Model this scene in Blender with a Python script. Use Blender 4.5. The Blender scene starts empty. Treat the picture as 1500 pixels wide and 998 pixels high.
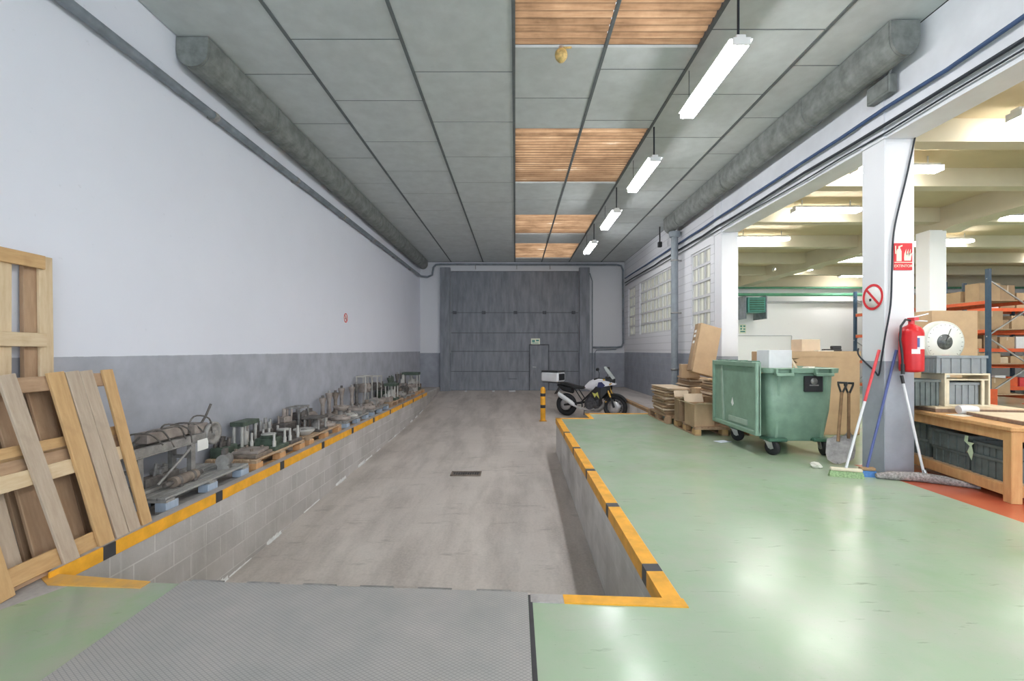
import bpy, math, random
from mathutils import Matrix, Vector, Euler
random.seed(7)
C = bpy.context.scene.collection
PI = math.pi
def R(d): return math.radians(d)

# ------------------------------------------------------------------ materials
MATS = {}
def nt(name):
    m = bpy.data.materials.new(name); m.use_nodes = True
    n = m.node_tree; n.nodes.clear()
    out = n.nodes.new('ShaderNodeOutputMaterial')
    b = n.nodes.new('ShaderNodeBsdfPrincipled')
    n.links.new(b.outputs[0], out.inputs[0])
    MATS[name] = m
    return m, n, b, out
def N(n, t, **kw):
    x = n.nodes.new('ShaderNode' + t)
    for k, v in kw.items(): setattr(x, k, v)
    return x
def L(n, a, b): n.links.new(a, b)
def c4(c): return (c[0], c[1], c[2], 1)
def noise(n, co, scale, detail=4, rough=.6):
    t = N(n, 'TexNoise'); t.inputs['Scale'].default_value = scale
    t.inputs['Detail'].default_value = detail; t.inputs['Roughness'].default_value = rough
    L(n, co, t.inputs['Vector']); return t.outputs['Fac']
def ramp(n, fac, stops):
    r = N(n, 'ValToRGB'); e = r.color_ramp.elements
    while len(e) < len(stops): e.new(.5)
    for i, (p, c) in enumerate(stops):
        e[i].position = p; e[i].color = c4(c) if hasattr(c, '__len__') else (c, c, c, 1)
    L(n, fac, r.inputs[0]); return r.outputs[0]
def mix(n, fac, a, b, mode='MIX'):
    m = N(n, 'Mix', data_type='RGBA', blend_type=mode)
    for s, v in ((m.inputs[0], fac), (m.inputs[6], a), (m.inputs[7], b)):
        if hasattr(v, 'links') or hasattr(v, 'is_linked'): L(n, v, s)
        elif hasattr(v, '__len__'): s.default_value = c4(v)
        else: s.default_value = v
    return m.outputs[2]
def mth(n, op, a, b=None, clamp=False):
    m = N(n, 'Math', operation=op, use_clamp=clamp)
    for i, v in enumerate((a, b)):
        if v is None: continue
        if isinstance(v, (int, float)): m.inputs[i].default_value = v
        else: L(n, v, m.inputs[i])
    return m.outputs[0]
def coords(n, scale=(1, 1, 1), rot=(0, 0, 0)):
    t = N(n, 'TexCoord'); m = N(n, 'Mapping')
    m.inputs['Scale'].default_value = scale; m.inputs['Rotation'].default_value = rot
    L(n, t.outputs['Object'], m.inputs[0]); return m.outputs[0]
def bump(n, b, h, strength=.2, dist=.01):
    u = N(n, 'Bump'); u.inputs['Strength'].default_value = strength; u.inputs['Distance'].default_value = dist
    L(n, h, u.inputs['Height']); L(n, u.outputs[0], b.inputs['Normal'])
def M(name, col, rough=.6, metal=0, var=.12, scale=9, stretch=(1, 1, 1), bmp=0, col2=None, spec=.4, amt=(.35, .68)):
    m, n, b, o = nt(name)
    f = noise(n, coords(n, stretch), scale)
    lo = tuple(v * (1 - var) for v in col); hi = tuple(min(1, v * (1 + var)) for v in col)
    if col2: lo, hi = col, col2
    L(n, ramp(n, f, [(amt[0], lo), (amt[1], hi)]), b.inputs['Base Color'])
    b.inputs['Roughness'].default_value = rough; b.inputs['Metallic'].default_value = metal
    b.inputs['Specular IOR Level'].default_value = spec
    if bmp: bump(n, b, f, bmp)
    return m
def emit(name, col, s):
    m, n, b, o = nt(name)
    e = N(n, 'Emission'); e.inputs[0].default_value = c4(col); e.inputs[1].default_value = s
    L(n, e.outputs[0], o.inputs[0]); return m

def wall_paint(name, white, grey, z0, blocks=0, stain=.12):
    """two-tone wall paint, the lower band up to height z0"""
    m, n, b, o = nt(name)
    co = coords(n); sp = N(n, 'SeparateXYZ'); L(n, co, sp.inputs[0])
    f = noise(n, co, 1.3, 6); g = noise(n, co, 14, 5, .7)
    w = mix(n, ramp(n, f, [(.4, 0), (.75, stain)]), white, tuple(v * .75 for v in white))
    w = mix(n, ramp(n, g, [(.66, 0), (.74, .25)]), w, tuple(v * .55 for v in white))
    gr = mix(n, ramp(n, noise(n, co, 3, 6), [(.35, 0), (.7, 1)]), tuple(v * .86 for v in grey), tuple(v * 1.12 for v in grey))
    gr = mix(n, ramp(n, g, [(.68, 0), (.75, .5)]), gr, (.6, .6, .62))
    edge = mth(n, 'ADD', sp.outputs[2], mth(n, 'MULTIPLY', mth(n, 'SUBTRACT', noise(n, co, 6), .5), .012))
    c = mix(n, mth(n, 'GREATER_THAN', edge, z0), gr, w)
    if blocks:
        cb = N(n, 'CombineXYZ'); L(n, sp.outputs[1], cb.inputs[0]); L(n, sp.outputs[2], cb.inputs[1])
        t = N(n, 'TexBrick'); t.inputs['Scale'].default_value = 1
        t.inputs['Brick Width'].default_value = 40; t.inputs['Row Height'].default_value = blocks
        t.inputs['Mortar Size'].default_value = .011; t.inputs['Mortar Smooth'].default_value = .3
        L(n, cb.outputs[0], t.inputs['Vector'])
        c = mix(n, mth(n, 'MULTIPLY', t.outputs['Fac'], .45), c, tuple(v * .5 for v in white))
        bump(n, b, t.outputs['Fac'], -.6, .008)
    L(n, c, b.inputs['Base Color']); b.inputs['Roughness'].default_value = .55
    return m
wall_paint('paint_left', (.78, .79, .87), (.42, .43, .48), 1.345)
wall_paint('paint_back', (.66, .66, .69), (.31, .32, .36), 1.29)
wall_paint('paint_pillar', (.76, .76, .79), (.36, .38, .43), 1.275)
wall_paint('paint_blocks', (.74, .74, .77), (.31, .33, .38), 1.32, blocks=.2)
wall_paint('paint_hall', (.95, .94, .95), (.95, .94, .95), -5, stain=.04)
M('beam_white', (.77, .78, .82), .6, var=.05, scale=2.5)
M('cream_ceiling', (.56, .47, .31), .7, var=.04, scale=2)
M('cream_beam', (.62, .56, .42), .7, var=.04, scale=2)

def green_floor(name, c1, c2, worn, wear=(.52, .7)):
    m, n, b, o = nt(name)
    co = coords(n)
    c = mix(n, ramp(n, noise(n, co, .9, 3), [(.35, 0), (.65, 1)]), c1, c2)
    c = mix(n, ramp(n, noise(n, co, 2.4, 6, .65), [(wear[0], 0), (wear[1], .75)]), c, worn)
    st = noise(n, coords(n, (2.2, 9, 1), (0, 0, R(22))), 1.7, 5, .6)
    c = mix(n, ramp(n, st, [(.635, 0), (.72, .5)]), c, tuple(v * .45 for v in c1))
    sc = noise(n, coords(n, (1.2, 26, 1), (0, 0, R(-35))), 1.4, 4, .6)
    c = mix(n, ramp(n, sc, [(.65, 0), (.74, .35)]), c, tuple(v * .5 for v in c1))
    c = mix(n, ramp(n, noise(n, co, 70, 3), [(.66, 0), (.75, .3)]), c, tuple(v * .5 for v in c1))
    L(n, c, b.inputs['Base Color'])
    L(n, ramp(n, noise(n, co, 3, 5), [(.3, .19), (.7, .265)]), b.inputs['Roughness'])
    b.inputs['Specular IOR Level'].default_value = .5
    bump(n, b, noise(n, co, 5, 4), .06, .02)
    return m
green_floor('green_epoxy', (.34, .47, .31), (.41, .52, .38), (.45, .48, .40), (.42, .72))
green_floor('green_worn', (.29, .42, .25), (.36, .45, .31), (.42, .40, .35), (.4, .65))
green_floor('red_epoxy', (.50, .10, .05), (.55, .14, .07), (.50, .22, .14), (.6, .8))

def concrete(name, c1, c2, dark, rough=.85):
    m, n, b, o = nt(name)
    co = coords(n)
    c = mix(n, ramp(n, noise(n, co, 1.1, 6), [(.3, 0), (.7, 1)]), c1, c2)
    c = mix(n, ramp(n, noise(n, coords(n, (2.2, .5, 1)), 1.1, 5), [(.44, 0), (.66, .8)]), c, dark)
    c = mix(n, ramp(n, noise(n, co, 40, 4), [(.3, .0), (.75, .25)]), c, tuple(v * 1.5 for v in c1))
    c = mix(n, ramp(n, noise(n, coords(n, (1, 3, 1)), 2.1, 7, .7), [(.57, 0), (.70, .7)]), c, dark)
    L(n, c, b.inputs['Base Color']); b.inputs['Roughness'].default_value = rough
    bump(n, b, noise(n, co, 30, 5), .15)
    return m
concrete('ramp_concrete', (.60, .55, .51), (.52, .47, .435), (.34, .305, .28), .6)
concrete('ledge_concrete', (.46, .43, .41), (.39, .36, .35), (.27, .25, .24))
def pit_block(name, plane_y=True, base=(.52, .49, .475), joint=(.68, .67, .65), amt=.8):
    m, n, b, o = nt(name)
    co = coords(n); sp = N(n, 'SeparateXYZ'); L(n, co, sp.inputs[0])
    cb = N(n, 'CombineXYZ'); L(n, sp.outputs[1], cb.inputs[0]); L(n, sp.outputs[2], cb.inputs[1])
    t = N(n, 'TexBrick'); t.inputs['Scale'].default_value = 1
    t.inputs['Brick Width'].default_value = .4; t.inputs['Row Height'].default_value = .2
    t.inputs['Mortar Size'].default_value = .006; t.inputs['Mortar Smooth'].default_value = .3
    t.inputs['Color1'].default_value = c4(base); t.inputs['Color2'].default_value = c4(tuple(v * .84 for v in base))
    t.inputs['Mortar'].default_value = c4(base)
    L(n, cb.outputs[0], t.inputs['Vector'])
    c = mix(n, mth(n, 'MULTIPLY', t.outputs['Fac'], ramp(n, noise(n, co, 2.5), [(.35, 0), (.6, amt)])), t.outputs['Color'], joint)
    c = mix(n, ramp(n, noise(n, co, 1.6, 6), [(.4, 0), (.75, .6)]), c, (.25, .23, .20))
    c = mix(n, ramp(n, noise(n, coords(n, (1, 8, .7)), 2, 5), [(.56, 0), (.7, .4)]), c, (.55, .54, .52))
    L(n, c, b.inputs['Base Color']); b.inputs['Roughness'].default_value = .9
    bump(n, b, noise(n, co, 35, 4), .2)
    return m
pit_block('pit_blocks')
pit_block('pit_render', base=(.76, .73, .71), joint=(.74, .72, .70), amt=.1)

def plate():
    m, n, b, o = nt('tread_plate')
    co = coords(n); sp = N(n, 'SeparateXYZ'); L(n, co, sp.inputs[0])
    # rows of raised lozenges, alternating direction
    u = mth(n, 'MULTIPLY', sp.outputs[0], 2 * PI / .06); v = mth(n, 'MULTIPLY', sp.outputs[1], 2 * PI / .04)
    a = mth(n, 'SINE', mth(n, 'ADD', u, v)); d = mth(n, 'SINE', mth(n, 'SUBTRACT', u, v))
    h = mth(n, 'MAXIMUM', mth(n, 'ABSOLUTE', a), mth(n, 'ABSOLUTE', d))
    lines = ramp(n, mth(n, 'MINIMUM', mth(n, 'ABSOLUTE', a), mth(n, 'ABSOLUTE', d)), [(.12, 1), (.4, 0)])
    c = mix(n, ramp(n, noise(n, co, 3, 6), [(.3, 0), (.7, 1)]), (.36, .355, .34), (.47, .435, .415))
    c = mix(n, mth(n, 'MULTIPLY', lines, .55), c, (.17, .18, .18))
    L(n, c, b.inputs['Base Color']); b.inputs['Roughness'].default_value = .55; b.inputs['Metallic'].default_value = .15
    bump(n, b, lines, -.5, .004)
plate()
def skylight_mat():
    m, n, b, o = nt('dirty_skylight')
    co = coords(n)
    f = mth(n, 'ADD', mth(n, 'MULTIPLY', noise(n, coords(n, (.5, 10, 1)), 1.2, 6, .7), .55), mth(n, 'MULTIPLY', noise(n, co, 1.7, 5, .6), .45))
    c = ramp(n, f, [(.36, (.15, .08, .04)), (.49, (.36, .20, .105)), (.60, (.52, .31, .17)), (.70, (.92, .80, .62))])
    sp = N(n, 'SeparateXYZ'); L(n, co, sp.inputs[0])
    gr = mth(n, 'SINE', mth(n, 'MULTIPLY', sp.outputs[1], 2 * PI / .1))     # dirt lying in the grooves
    c = mix(n, ramp(n, gr, [(.45, 0), (.9, .65)]), c, (.10, .055, .03))
    b.inputs['Roughness'].default_value = .5
    L(n, c, b.inputs['Base Color'])
    tr = N(n, 'BsdfTranslucent'); L(n, c, tr.inputs[0])
    ms = N(n, 'MixShader'); ms.inputs[0].default_value = .5
    L(n, b.outputs[0], ms.inputs[1]); L(n, tr.outputs[0], ms.inputs[2]); L(n, ms.outputs[0], o.inputs[0])
skylight_mat()
def pane_mat():
    m, n, b, o = nt('ribbed_glass')
    co = coords(n, (1, 1, 1)); w = N(n, 'TexWave'); w.bands_direction = 'Y'; w.inputs['Scale'].default_value = 1.9
    L(n, co, w.inputs[0])
    c = mix(n, ramp(n, w.outputs['Fac'], [(.0, 0), (.35, 1)]), (.55, .55, .52), (.93, .93, .88))
    L(n, c, b.inputs['Base Color']); b.inputs['Roughness'].default_value = .3
    tr = N(n, 'BsdfTranslucent'); L(n, c, tr.inputs[0])
    ms = N(n, 'MixShader'); ms.inputs[0].default_value = .55
    L(n, b.outputs[0], ms.inputs[1]); L(n, tr.outputs[0], ms.inputs[2]); L(n, ms.outputs[0], o.inputs[0])
pane_mat()

M('tile', (.53, .56, .56), .8, var=.06, scale=5)
M('ceiling_joint', (.13, .145, .15), .7)
M('roof_void', (.05, .05, .05), .9)
M('duct_grey', (.20, .21, .20), .6, var=.25, scale=7)
M('pipe_grey', (.20, .225, .255), .45, var=.2, scale=6)
M('downpipe_grey', (.27, .30, .33), .5, var=.12, scale=6)
M('door_grey', (.225, .235, .265), .55, var=.2, scale=2.2, stretch=(3, 1, .6))
M('door_dark', (.10, .105, .12), .7, var=.2)
M('yellow_paint', (.86, .41, .03), .5, var=.14, scale=7)
M('yellow_worn', (.62, .36, .12), .7, col2=(.78, .42, .08), scale=11)
M('black_paint', (.045, .045, .05), .5)
M('white_scale', (.75, .75, .74), .9)
M('worn_edge', (.28, .20, .13), .9, col2=(.48, .28, .12), scale=6)
def wood(name, c1, c2, dark=(.2, .12, .06)):
    m, n, b, o = nt(name)
    f = noise(n, coords(n, (9, 9, 1.2)), 3, 6, .65)
    c = ramp(n, f, [(.32, c1), (.68, c2)])
    c = mix(n, ramp(n, noise(n, coords(n), 4, 5), [(.55, 0), (.75, .5)]), c, dark)
    L(n, c, b.inputs['Base Color']); b.inputs['Roughness'].default_value = .75
    bump(n, b, f, .15); return m
wood('pine_pale', (.62, .45, .27), (.74, .59, .40), (.42, .28, .15))
wood('pine_gold', (.50, .30, .13), (.64, .41, .20), (.33, .18, .08))
wood('pine_brown', (.36, .22, .13), (.48, .32, .20), (.22, .13, .08))
wood('pine_grey', (.42, .32, .24), (.54, .44, .34), (.28, .2, .14))
wood('deck_grey', (.26, .25, .24), (.36, .35, .33), (.17, .16, .15))
wood('deck_tan', (.45, .30, .19), (.58, .42, .28), (.25, .17, .11))
wood('block_blue', (.33, .40, .50), (.43, .49, .58), (.26, .29, .34))
wood('block_orange', (.60, .30, .12), (.68, .40, .2), (.38, .2, .1))
wood('bench_wood', (.55, .29, .11), (.66, .39, .17), (.36, .19, .08))
wood('ply', (.70, .57, .40), (.78, .66, .48), (.5, .38, .25))
wood('ply_edge', (.22, .15, .11), (.32, .23, .17), (.14, .1, .08))
M('cardboard', (.50, .345, .21), .85, var=.08, scale=4)
M('cardboard_pale', (.66, .53, .39), .85, var=.07, scale=4)
M('cardboard_dark', (.33, .22, .135), .9, var=.12, scale=4)
M('white_card', (.82, .82, .84), .7, var=.03)
M('bin_green', (.225, .345, .26), .42, var=.12, scale=5)
M('bin_dark', (.06, .15, .10), .5, var=.2, scale=5)
M('bin_light', (.36, .46, .38), .5, var=.1)
M('rubber', (.025, .025, .027), .7)
M('black_plastic', (.03, .03, .033), .45)
M('steel', (.55, .55, .56), .35, .8, var=.12)
M('steel_dull', (.33, .32, .31), .5, .5, var=.25, scale=12)
M('iron_dirty', (.15, .135, .125), .6, .3, var=.4, scale=12)
M('iron_brown', (.24, .195, .16), .7, .2, var=.35, scale=10)
M('iron_grey', (.31, .295, .28), .6, .3, var=.25, scale=10)
M('iron_green', (.09, .12, .09), .55, .2, var=.35, scale=10)
M('iron_white', (.50, .48, .45), .5, .2, var=.12, scale=8)
M('iron_taupe', (.34, .29, .26), .65, .2, var=.25, scale=10)
M('red_paint', (.62, .02, .025), .3, var=.08)
M('red_plastic', (.70, .07, .08), .4, var=.08)
M('blue_plastic', (.10, .13, .33), .45, var=.1)
M('blue_head', (.08, .22, .52), .6, var=.2, scale=30)
M('green_bristle', (.30, .42, .22), .9, var=.3, scale=60)
M('mop_grey', (.33, .30, .29), .95, var=.4, scale=50, bmp=.6)
M('white_plastic', (.80, .80, .82), .35, var=.04)
M('sign_red', (.66, .03, .04), .45, var=.03)
M('sign_white', (.86, .85, .82), .5, var=.03)
M('sign_cream', (.82, .84, .68), .5, var=.03)
M('ink', (.03, .03, .03), .6)
M('lamp_white', (.85, .85, .85), .4, var=.02)
M('cable_blue', (.045, .085, .19), .5)
M('cable_black', (.02, .025, .035), .5)
M('conduit_white', (.62, .62, .64), .5, var=.05)
M('green_pipe', (.12, .36, .22), .45, var=.1)
M('heater_green', (.10, .33, .28), .45, var=.1)
M('rack_blue', (.045, .085, .14), .4, var=.1)
M('rack_orange', (.75, .13, .045), .45, var=.08)
M('crate_grey', (.25, .275, .29), .5, var=.1)
M('crate_dark', (.12, .145, .14), .55, var=.2)
M('cream_wood', (.74, .66, .50), .6, var=.08)
M('tape_green', (.60, .74, .50), .6)
M('scale_body', (.55, .57, .52), .45, var=.08)
M('scale_face', (.83, .85, .81), .4, var=.02)
M('gauge_glass', (.10, .11, .11), .15, var=.6, scale=14)
M('bike_white', (.80, .80, .84), .25, var=.02)
M('bike_blue', (.04, .05, .14), .3)
M('bike_black', (.022, .023, .025), .4)
M('bike_engine', (.10, .10, .11), .4, .5, var=.3, scale=20)
M('bike_gold', (.72, .44, .10), .3, .6)
M('bike_visor', (.42, .45, .44), .12, var=.05)
M('bike_lime', (.62, .60, .15), .4)
M('case_silver', (.74, .75, .77), .35, .2, var=.04)
M('globe_amber', (.62, .44, .17), .5, var=.3, scale=25)
M('paper', (.84, .83, .74), .8, var=.05)
M('paper_blue', (.74, .80, .88), .7, var=.05)
M('shovel_steel', (.36, .34, .33), .5, .4, var=.25, scale=12)
M('shovel_wood', (.27, .16, .085), .7, var=.2, scale=12)
emit('tube_light', (1, .985, .96), 31)
emit('tube_bay', (.97, .985, 1), 38)

# ------------------------------------------------------------------ mesh building
class MB:
    def __init__(s):
        s.v = []; s.f = []; s.m = []; s.sm = []; s.T = Matrix.Identity(4); s.mi = 0
    def at(s, loc=(0, 0, 0), rot=(0, 0, 0)):
        s.T = Matrix.Translation(loc) @ Euler(rot).to_matrix().to_4x4(); return s
    def add(s, vs, fs, smooth=False):
        b = len(s.v)
        s.v += [tuple(s.T @ Vector(p)) for p in vs]
        for f in fs:
            s.f.append(tuple(b + i for i in f)); s.m.append(s.mi); s.sm.append(smooth)
        return s
    def hexa(s, p):   # p: 4 bottom corners, then 4 top corners, both counter-clockwise
        return s.add(p, [(3, 2, 1, 0), (4, 5, 6, 7), (0, 1, 5, 4), (1, 2, 6, 5), (2, 3, 7, 6), (3, 0, 4, 7)])
    def box(s, c, d, rot=None):
        x, y, z = (k / 2 for k in d)
        p = [(-x, -y, -z), (x, -y, -z), (x, y, -z), (-x, y, -z), (-x, -y, z), (x, -y, z), (x, y, z), (-x, y, z)]
        m = Matrix.Translation(c) @ (Euler(rot).to_matrix().to_4x4() if rot else Matrix.Identity(4))
        return s.hexa([tuple(m @ Vector(q)) for q in p])
    def bb(s, x0, x1, y0, y1, z0, z1):
        return s.box(((x0 + x1) / 2, (y0 + y1) / 2, (z0 + z1) / 2), (abs(x1 - x0), abs(y1 - y0), abs(z1 - z0)))
    def rings(s, rs, caps=True, smooth=True):
        n = len(rs[0]); vs = [p for r in rs for p in r]; fs = []
        for i in range(len(rs) - 1):
            for j in range(n):
                k = (j + 1) % n
                fs.append((i * n + j, i * n + k, (i + 1) * n + k, (i + 1) * n + j))
        s.add(vs, fs, smooth)
        if caps:
            s.add(rs[0], [tuple(range(n))[::-1]]); s.add(rs[-1], [tuple(range(n))])
        return s
    def tube(s, pts, r, n=8, caps=True):
        pts = [Vector(p) for p in pts]; rs = []
        d0 = (pts[1] - pts[0]).normalized()
        u = d0.orthogonal().normalized()
        for i, p in enumerate(pts):
            a = pts[max(0, i - 1)]; b = pts[min(len(pts) - 1, i + 1)]
            d = (b - a).normalized()
            u = (u - d * u.dot(d)).normalized(); w = d.cross(u)
            rr = r[i] if hasattr(r, '__len__') else r
            if 0 < i < len(pts) - 1:
                c = max(.5, (pts[i] - a).normalized().dot(d)); 
            rs.append([tuple(p + (u * math.cos(2 * PI * k / n) + w * math.sin(2 * PI * k / n)) * rr) for k in range(n)])
        return s.rings(rs, caps)
    def cyl(s, p0, p1, r, n=16, r2=None): return s.tube([p0, p1], [r, r if r2 is None else r2], n)
    def bar(s, p0, p1, w, h, up=(0, 0, 1)):
        p0 = Vector(p0); p1 = Vector(p1); d = (p1 - p0).normalized(); up = Vector(up)
        if abs(d.dot(up)) > .98: up = Vector((1, 0, 0))
        x = d.cross(up).normalized() * (w / 2); y = x.cross(d).normalized() * (h / 2)
        q = [p0 - x - y, p0 + x - y, p0 + x + y, p0 - x + y]; r = [a + p1 - p0 for a in q]
        return s.hexa([tuple(a) for a in q + r])
    def lathe(s, prof, c=(0, 0, 0), rot=None, n=20, smooth=True, caps=True):
        m = Matrix.Translation(c) @ (Euler(rot).to_matrix().to_4x4() if rot else Matrix.Identity(4))
        rs = [[tuple(m @ Vector((r * math.cos(2 * PI * k / n), r * math.sin(2 * PI * k / n), z))) for k in range(n)] for r, z in prof]
        return s.rings(rs, caps, smooth)
    def prism(s, poly, a, b, ax=2):
        """poly in the plane across axis ax, drawn out from a to b"""
        def q(p, h): return (h, p[0], p[1]) if ax == 0 else (p[0], h, p[1]) if ax == 1 else (p[0], p[1], h)
        n = len(poly); vs = [q(p, a) for p in poly] + [q(p, b) for p in poly]
        fs = [tuple(range(n))[::-1], tuple(range(n, 2 * n))] + [(i, (i + 1) % n, n + (i + 1) % n, n + i) for i in range(n)]
        return s.add(vs, fs)
    def torus(s, c, Rr, r, rot=None, n=28, k=8):
        m = Matrix.Translation(c) @ (Euler(rot).to_matrix().to_4x4() if rot else Matrix.Identity(4))
        vs = []; fs = []
        for i in range(n):
            a = 2 * PI * i / n
            for j in range(k):
                b = 2 * PI * j / k
                vs.append(tuple(m @ Vector(((Rr + r * math.cos(b)) * math.cos(a), (Rr + r * math.cos(b)) * math.sin(a), r * math.sin(b)))))
        for i in range(n):
            for j in range(k):
                fs.append((i * k + j, ((i + 1) % n) * k + j, ((i + 1) % n) * k + (j + 1) % k, i * k + (j + 1) % k))
        return s.add(vs, fs, True)
    def tri(s, co, fs, smooth=False): return s.add(co, fs, smooth)
    def build(s, name, mats, parent=None, bevel=0, loc=None, rotz=0, seg=1):
        me = bpy.data.meshes.new(name); me.from_pydata(s.v, [], s.f)
        for m in (mats if isinstance(mats, (list, tuple)) else [mats]): me.materials.append(MATS[m])
        for p, i, sm in zip(me.polygons, s.m, s.sm): p.material_index = i; p.use_smooth = sm
        import bmesh
        b = bmesh.new(); b.from_mesh(me); bmesh.ops.recalc_face_normals(b, faces=b.faces); b.to_mesh(me); b.free()
        o = bpy.data.objects.new(name, me); C.objects.link(o)
        if parent: o.parent = parent
        if loc: o.location = loc; o.rotation_euler = (0, 0, rotz)
        if bevel:
            d = o.modifiers.new('b', 'BEVEL'); d.width = bevel; d.segments = seg; d.limit_method = 'ANGLE'; d.angle_limit = R(40)
        return o
def tag(o, label=None, cat=None, group=None, kind=None):
    for k, v in (('label', label), ('category', cat), ('group', group), ('kind', kind)):
        if v: o[k] = v
    return o
def thing(name, label, cat, loc=(0, 0, 0), rotz=0, group=None):
    o = bpy.data.objects.new(name, None); C.objects.link(o); o.empty_display_size = .1
    o.location = loc; o.rotation_euler = (0, 0, rotz); return tag(o, label, cat, group)
def kids(o): return [c for c in bpy.data.objects if c.parent == o]
def dup(o, loc=None, rotz=None, label=None, parent=None):
    c = o.copy(); C.objects.link(c)
    if parent: c.parent = parent
    if loc is not None: c.location = loc
    if rotz is not None: c.rotation_euler = (0, 0, rotz)
    if label: c['label'] = label
    for k in kids(o): dup(k, parent=c)
    return c
def struct(name, mb, mats, bevel=0): return tag(mb.build(name, mats, bevel=bevel), kind='structure')
def txt(s, size, name, mat, parent, loc, rot, ext=.001):
    cu = bpy.data.curves.new('t', 'FONT'); cu.body = s; cu.size = size; cu.extrude = ext; cu.align_x = 'CENTER'; cu.align_y = 'CENTER'
    t = bpy.data.objects.new('t', cu); C.objects.link(t); bpy.context.view_layer.update()
    me = bpy.data.meshes.new_from_object(t.evaluated_get(bpy.context.evaluated_depsgraph_get())); bpy.data.objects.remove(t)
    me.name = name; me.materials.clear(); me.materials.append(MATS[mat])
    o = bpy.data.objects.new(name, me); C.objects.link(o); o.parent = parent; o.location = loc; o.rotation_euler = rot
    return o
def smooth(p, k=5):
    p = [Vector(a) for a in p]; q = [p[0]] + p + [p[-1]]; out = []
    for i in range(1, len(q) - 2):
        a, b, c, d = q[i - 1:i + 3]
        for j in range(k):
            t = j / k; out.append(tuple(.5 * (2 * b + (c - a) * t + (2 * a - 5 * b + 4 * c - d) * t * t + (3 * b - a - 3 * c + d) * t ** 3)))
    return out + [tuple(p[-1])]
ORD = ['first', 'second', 'third', 'fourth', 'fifth', 'sixth', 'seventh', 'eighth', 'ninth', 'tenth', 'eleventh', 'twelfth']

# ------------------------------------------------------------------ the shell
CZ = 4.73; XL = -3.6; XR = 4.12; YB = 17.2; Y0 = -6.0; HX = 20.0
def edge(x): return 2.78 - .0624 * (x + 2.85)      # near edge of the loading pit
PROF = [(2.2, 2.33), (4.4, 2.27), (6.5, 2.18), (10.9, 2.04), (13.3, 1.92), (15.7, 1.69), (17.25, 1.52)]
def ramp_z(y):
    for (a, d), (b, e) in zip(PROF, PROF[1:]):
        if y <= b: return 1.4 - (d + (e - d) * (y - a) / (b - a))
    return 1.4 - PROF[-1][1]

b = MB()                                            # dock floor
b.prism([(.935, edge(.935)), (XR, edge(XR) - .0), (XR, 10.04), (1.6, 10.04), (1.6, 9.34), (.935, 9.34)], -.9, 0)
b.prism([(-1.99, Y0), (XR, Y0), (XR, edge(XR)), (-1.99, edge(-1.99))], -.9, 0)
b.mi = 1
b.prism([(XL, Y0), (-1.99, Y0), (-1.99, edge(-1.99)), (-2.62, edge(-2.62)), (-2.95, 2.1), (XL, 1.2)], -.9, 0)
b.mi = 2
b.prism([(XL, 1.2), (-2.95, 2.1), (-2.62, edge(-2.62)), (-2.95, edge(-2.95)), (-2.95, YB), (XL, YB)], -.9, 0)
b.prism([(3.1, 10.04), (XR, 10.04), (XR, YB), (3.1, YB)], -.9, 0)
b.mi = 0
b.prism([(6.4, Y0), (HX, Y0), (HX, YB), (XR, YB), (XR, 5.55), (6.4, 5.55)], -.3, 0)
b.mi = 3
b.prism([(XR, Y0), (6.4, Y0), (6.4, 5.55), (XR, 5.55)], -.3, 0)
struct('floor', b, ['green_epoxy', 'green_worn', 'ledge_concrete', 'red_epoxy'])
b = MB()                                            # ramp down from the door
ys = [2.2 + .5 * i for i in range(31)]
rs = [[(-2.9, y, ramp_z(y)), (.9 if y < 9.3 else 3.15, y, ramp_z(y)), (.9 if y < 9.3 else 3.15, y, -1.3), (-2.9, y, -1.3)] for y in ys]
b.rings(rs, smooth=False)
struct('floor_ramp', b, 'ramp_concrete')
struct('wall_pit_left', MB().bb(-2.95, -2.85, edge(-2.9), YB, -1.2, 0), 'pit_blocks')
b = MB().bb(.835, .935, edge(.9), 9.34, -1.2, 0); b.bb(.835, 1.6, 9.34, 9.345, -1.2, 0); b.bb(1.6, 3.1, 10.04, 10.045, -1.2, 0); b.bb(3.095, 3.1, 10.04, YB, -1.2, 0)
struct('wall_pit_right', b, 'pit_render')
# white plaster runs along the foot of the pit's left wall
b = MB(); y = 2.9; rnd = random.Random(3)
while y < 14.5:
    l = rnd.uniform(.15, .5); w = rnd.uniform(.006, .022)
    for k in range(4):
        a, c = y + l * k / 4, y + l * (k + 1) / 4; h = w * rnd.uniform(.6, 1.6)
        b.hexa([(-2.85, a, ramp_z(a)), (-2.85 + w, a, ramp_z(a)), (-2.85 + h, c, ramp_z(c)), (-2.85, c, ramp_z(c)),
                (-2.849, a, ramp_z(a) + w * 1.5), (-2.845, a, ramp_z(a) + .004), (-2.845, c, ramp_z(c) + .004), (-2.849, c, ramp_z(c) + h * 1.8)])
    y += l + rnd.choice([.02, .05, .3, .6])
struct('trim_plaster', b, 'white_scale')
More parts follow.
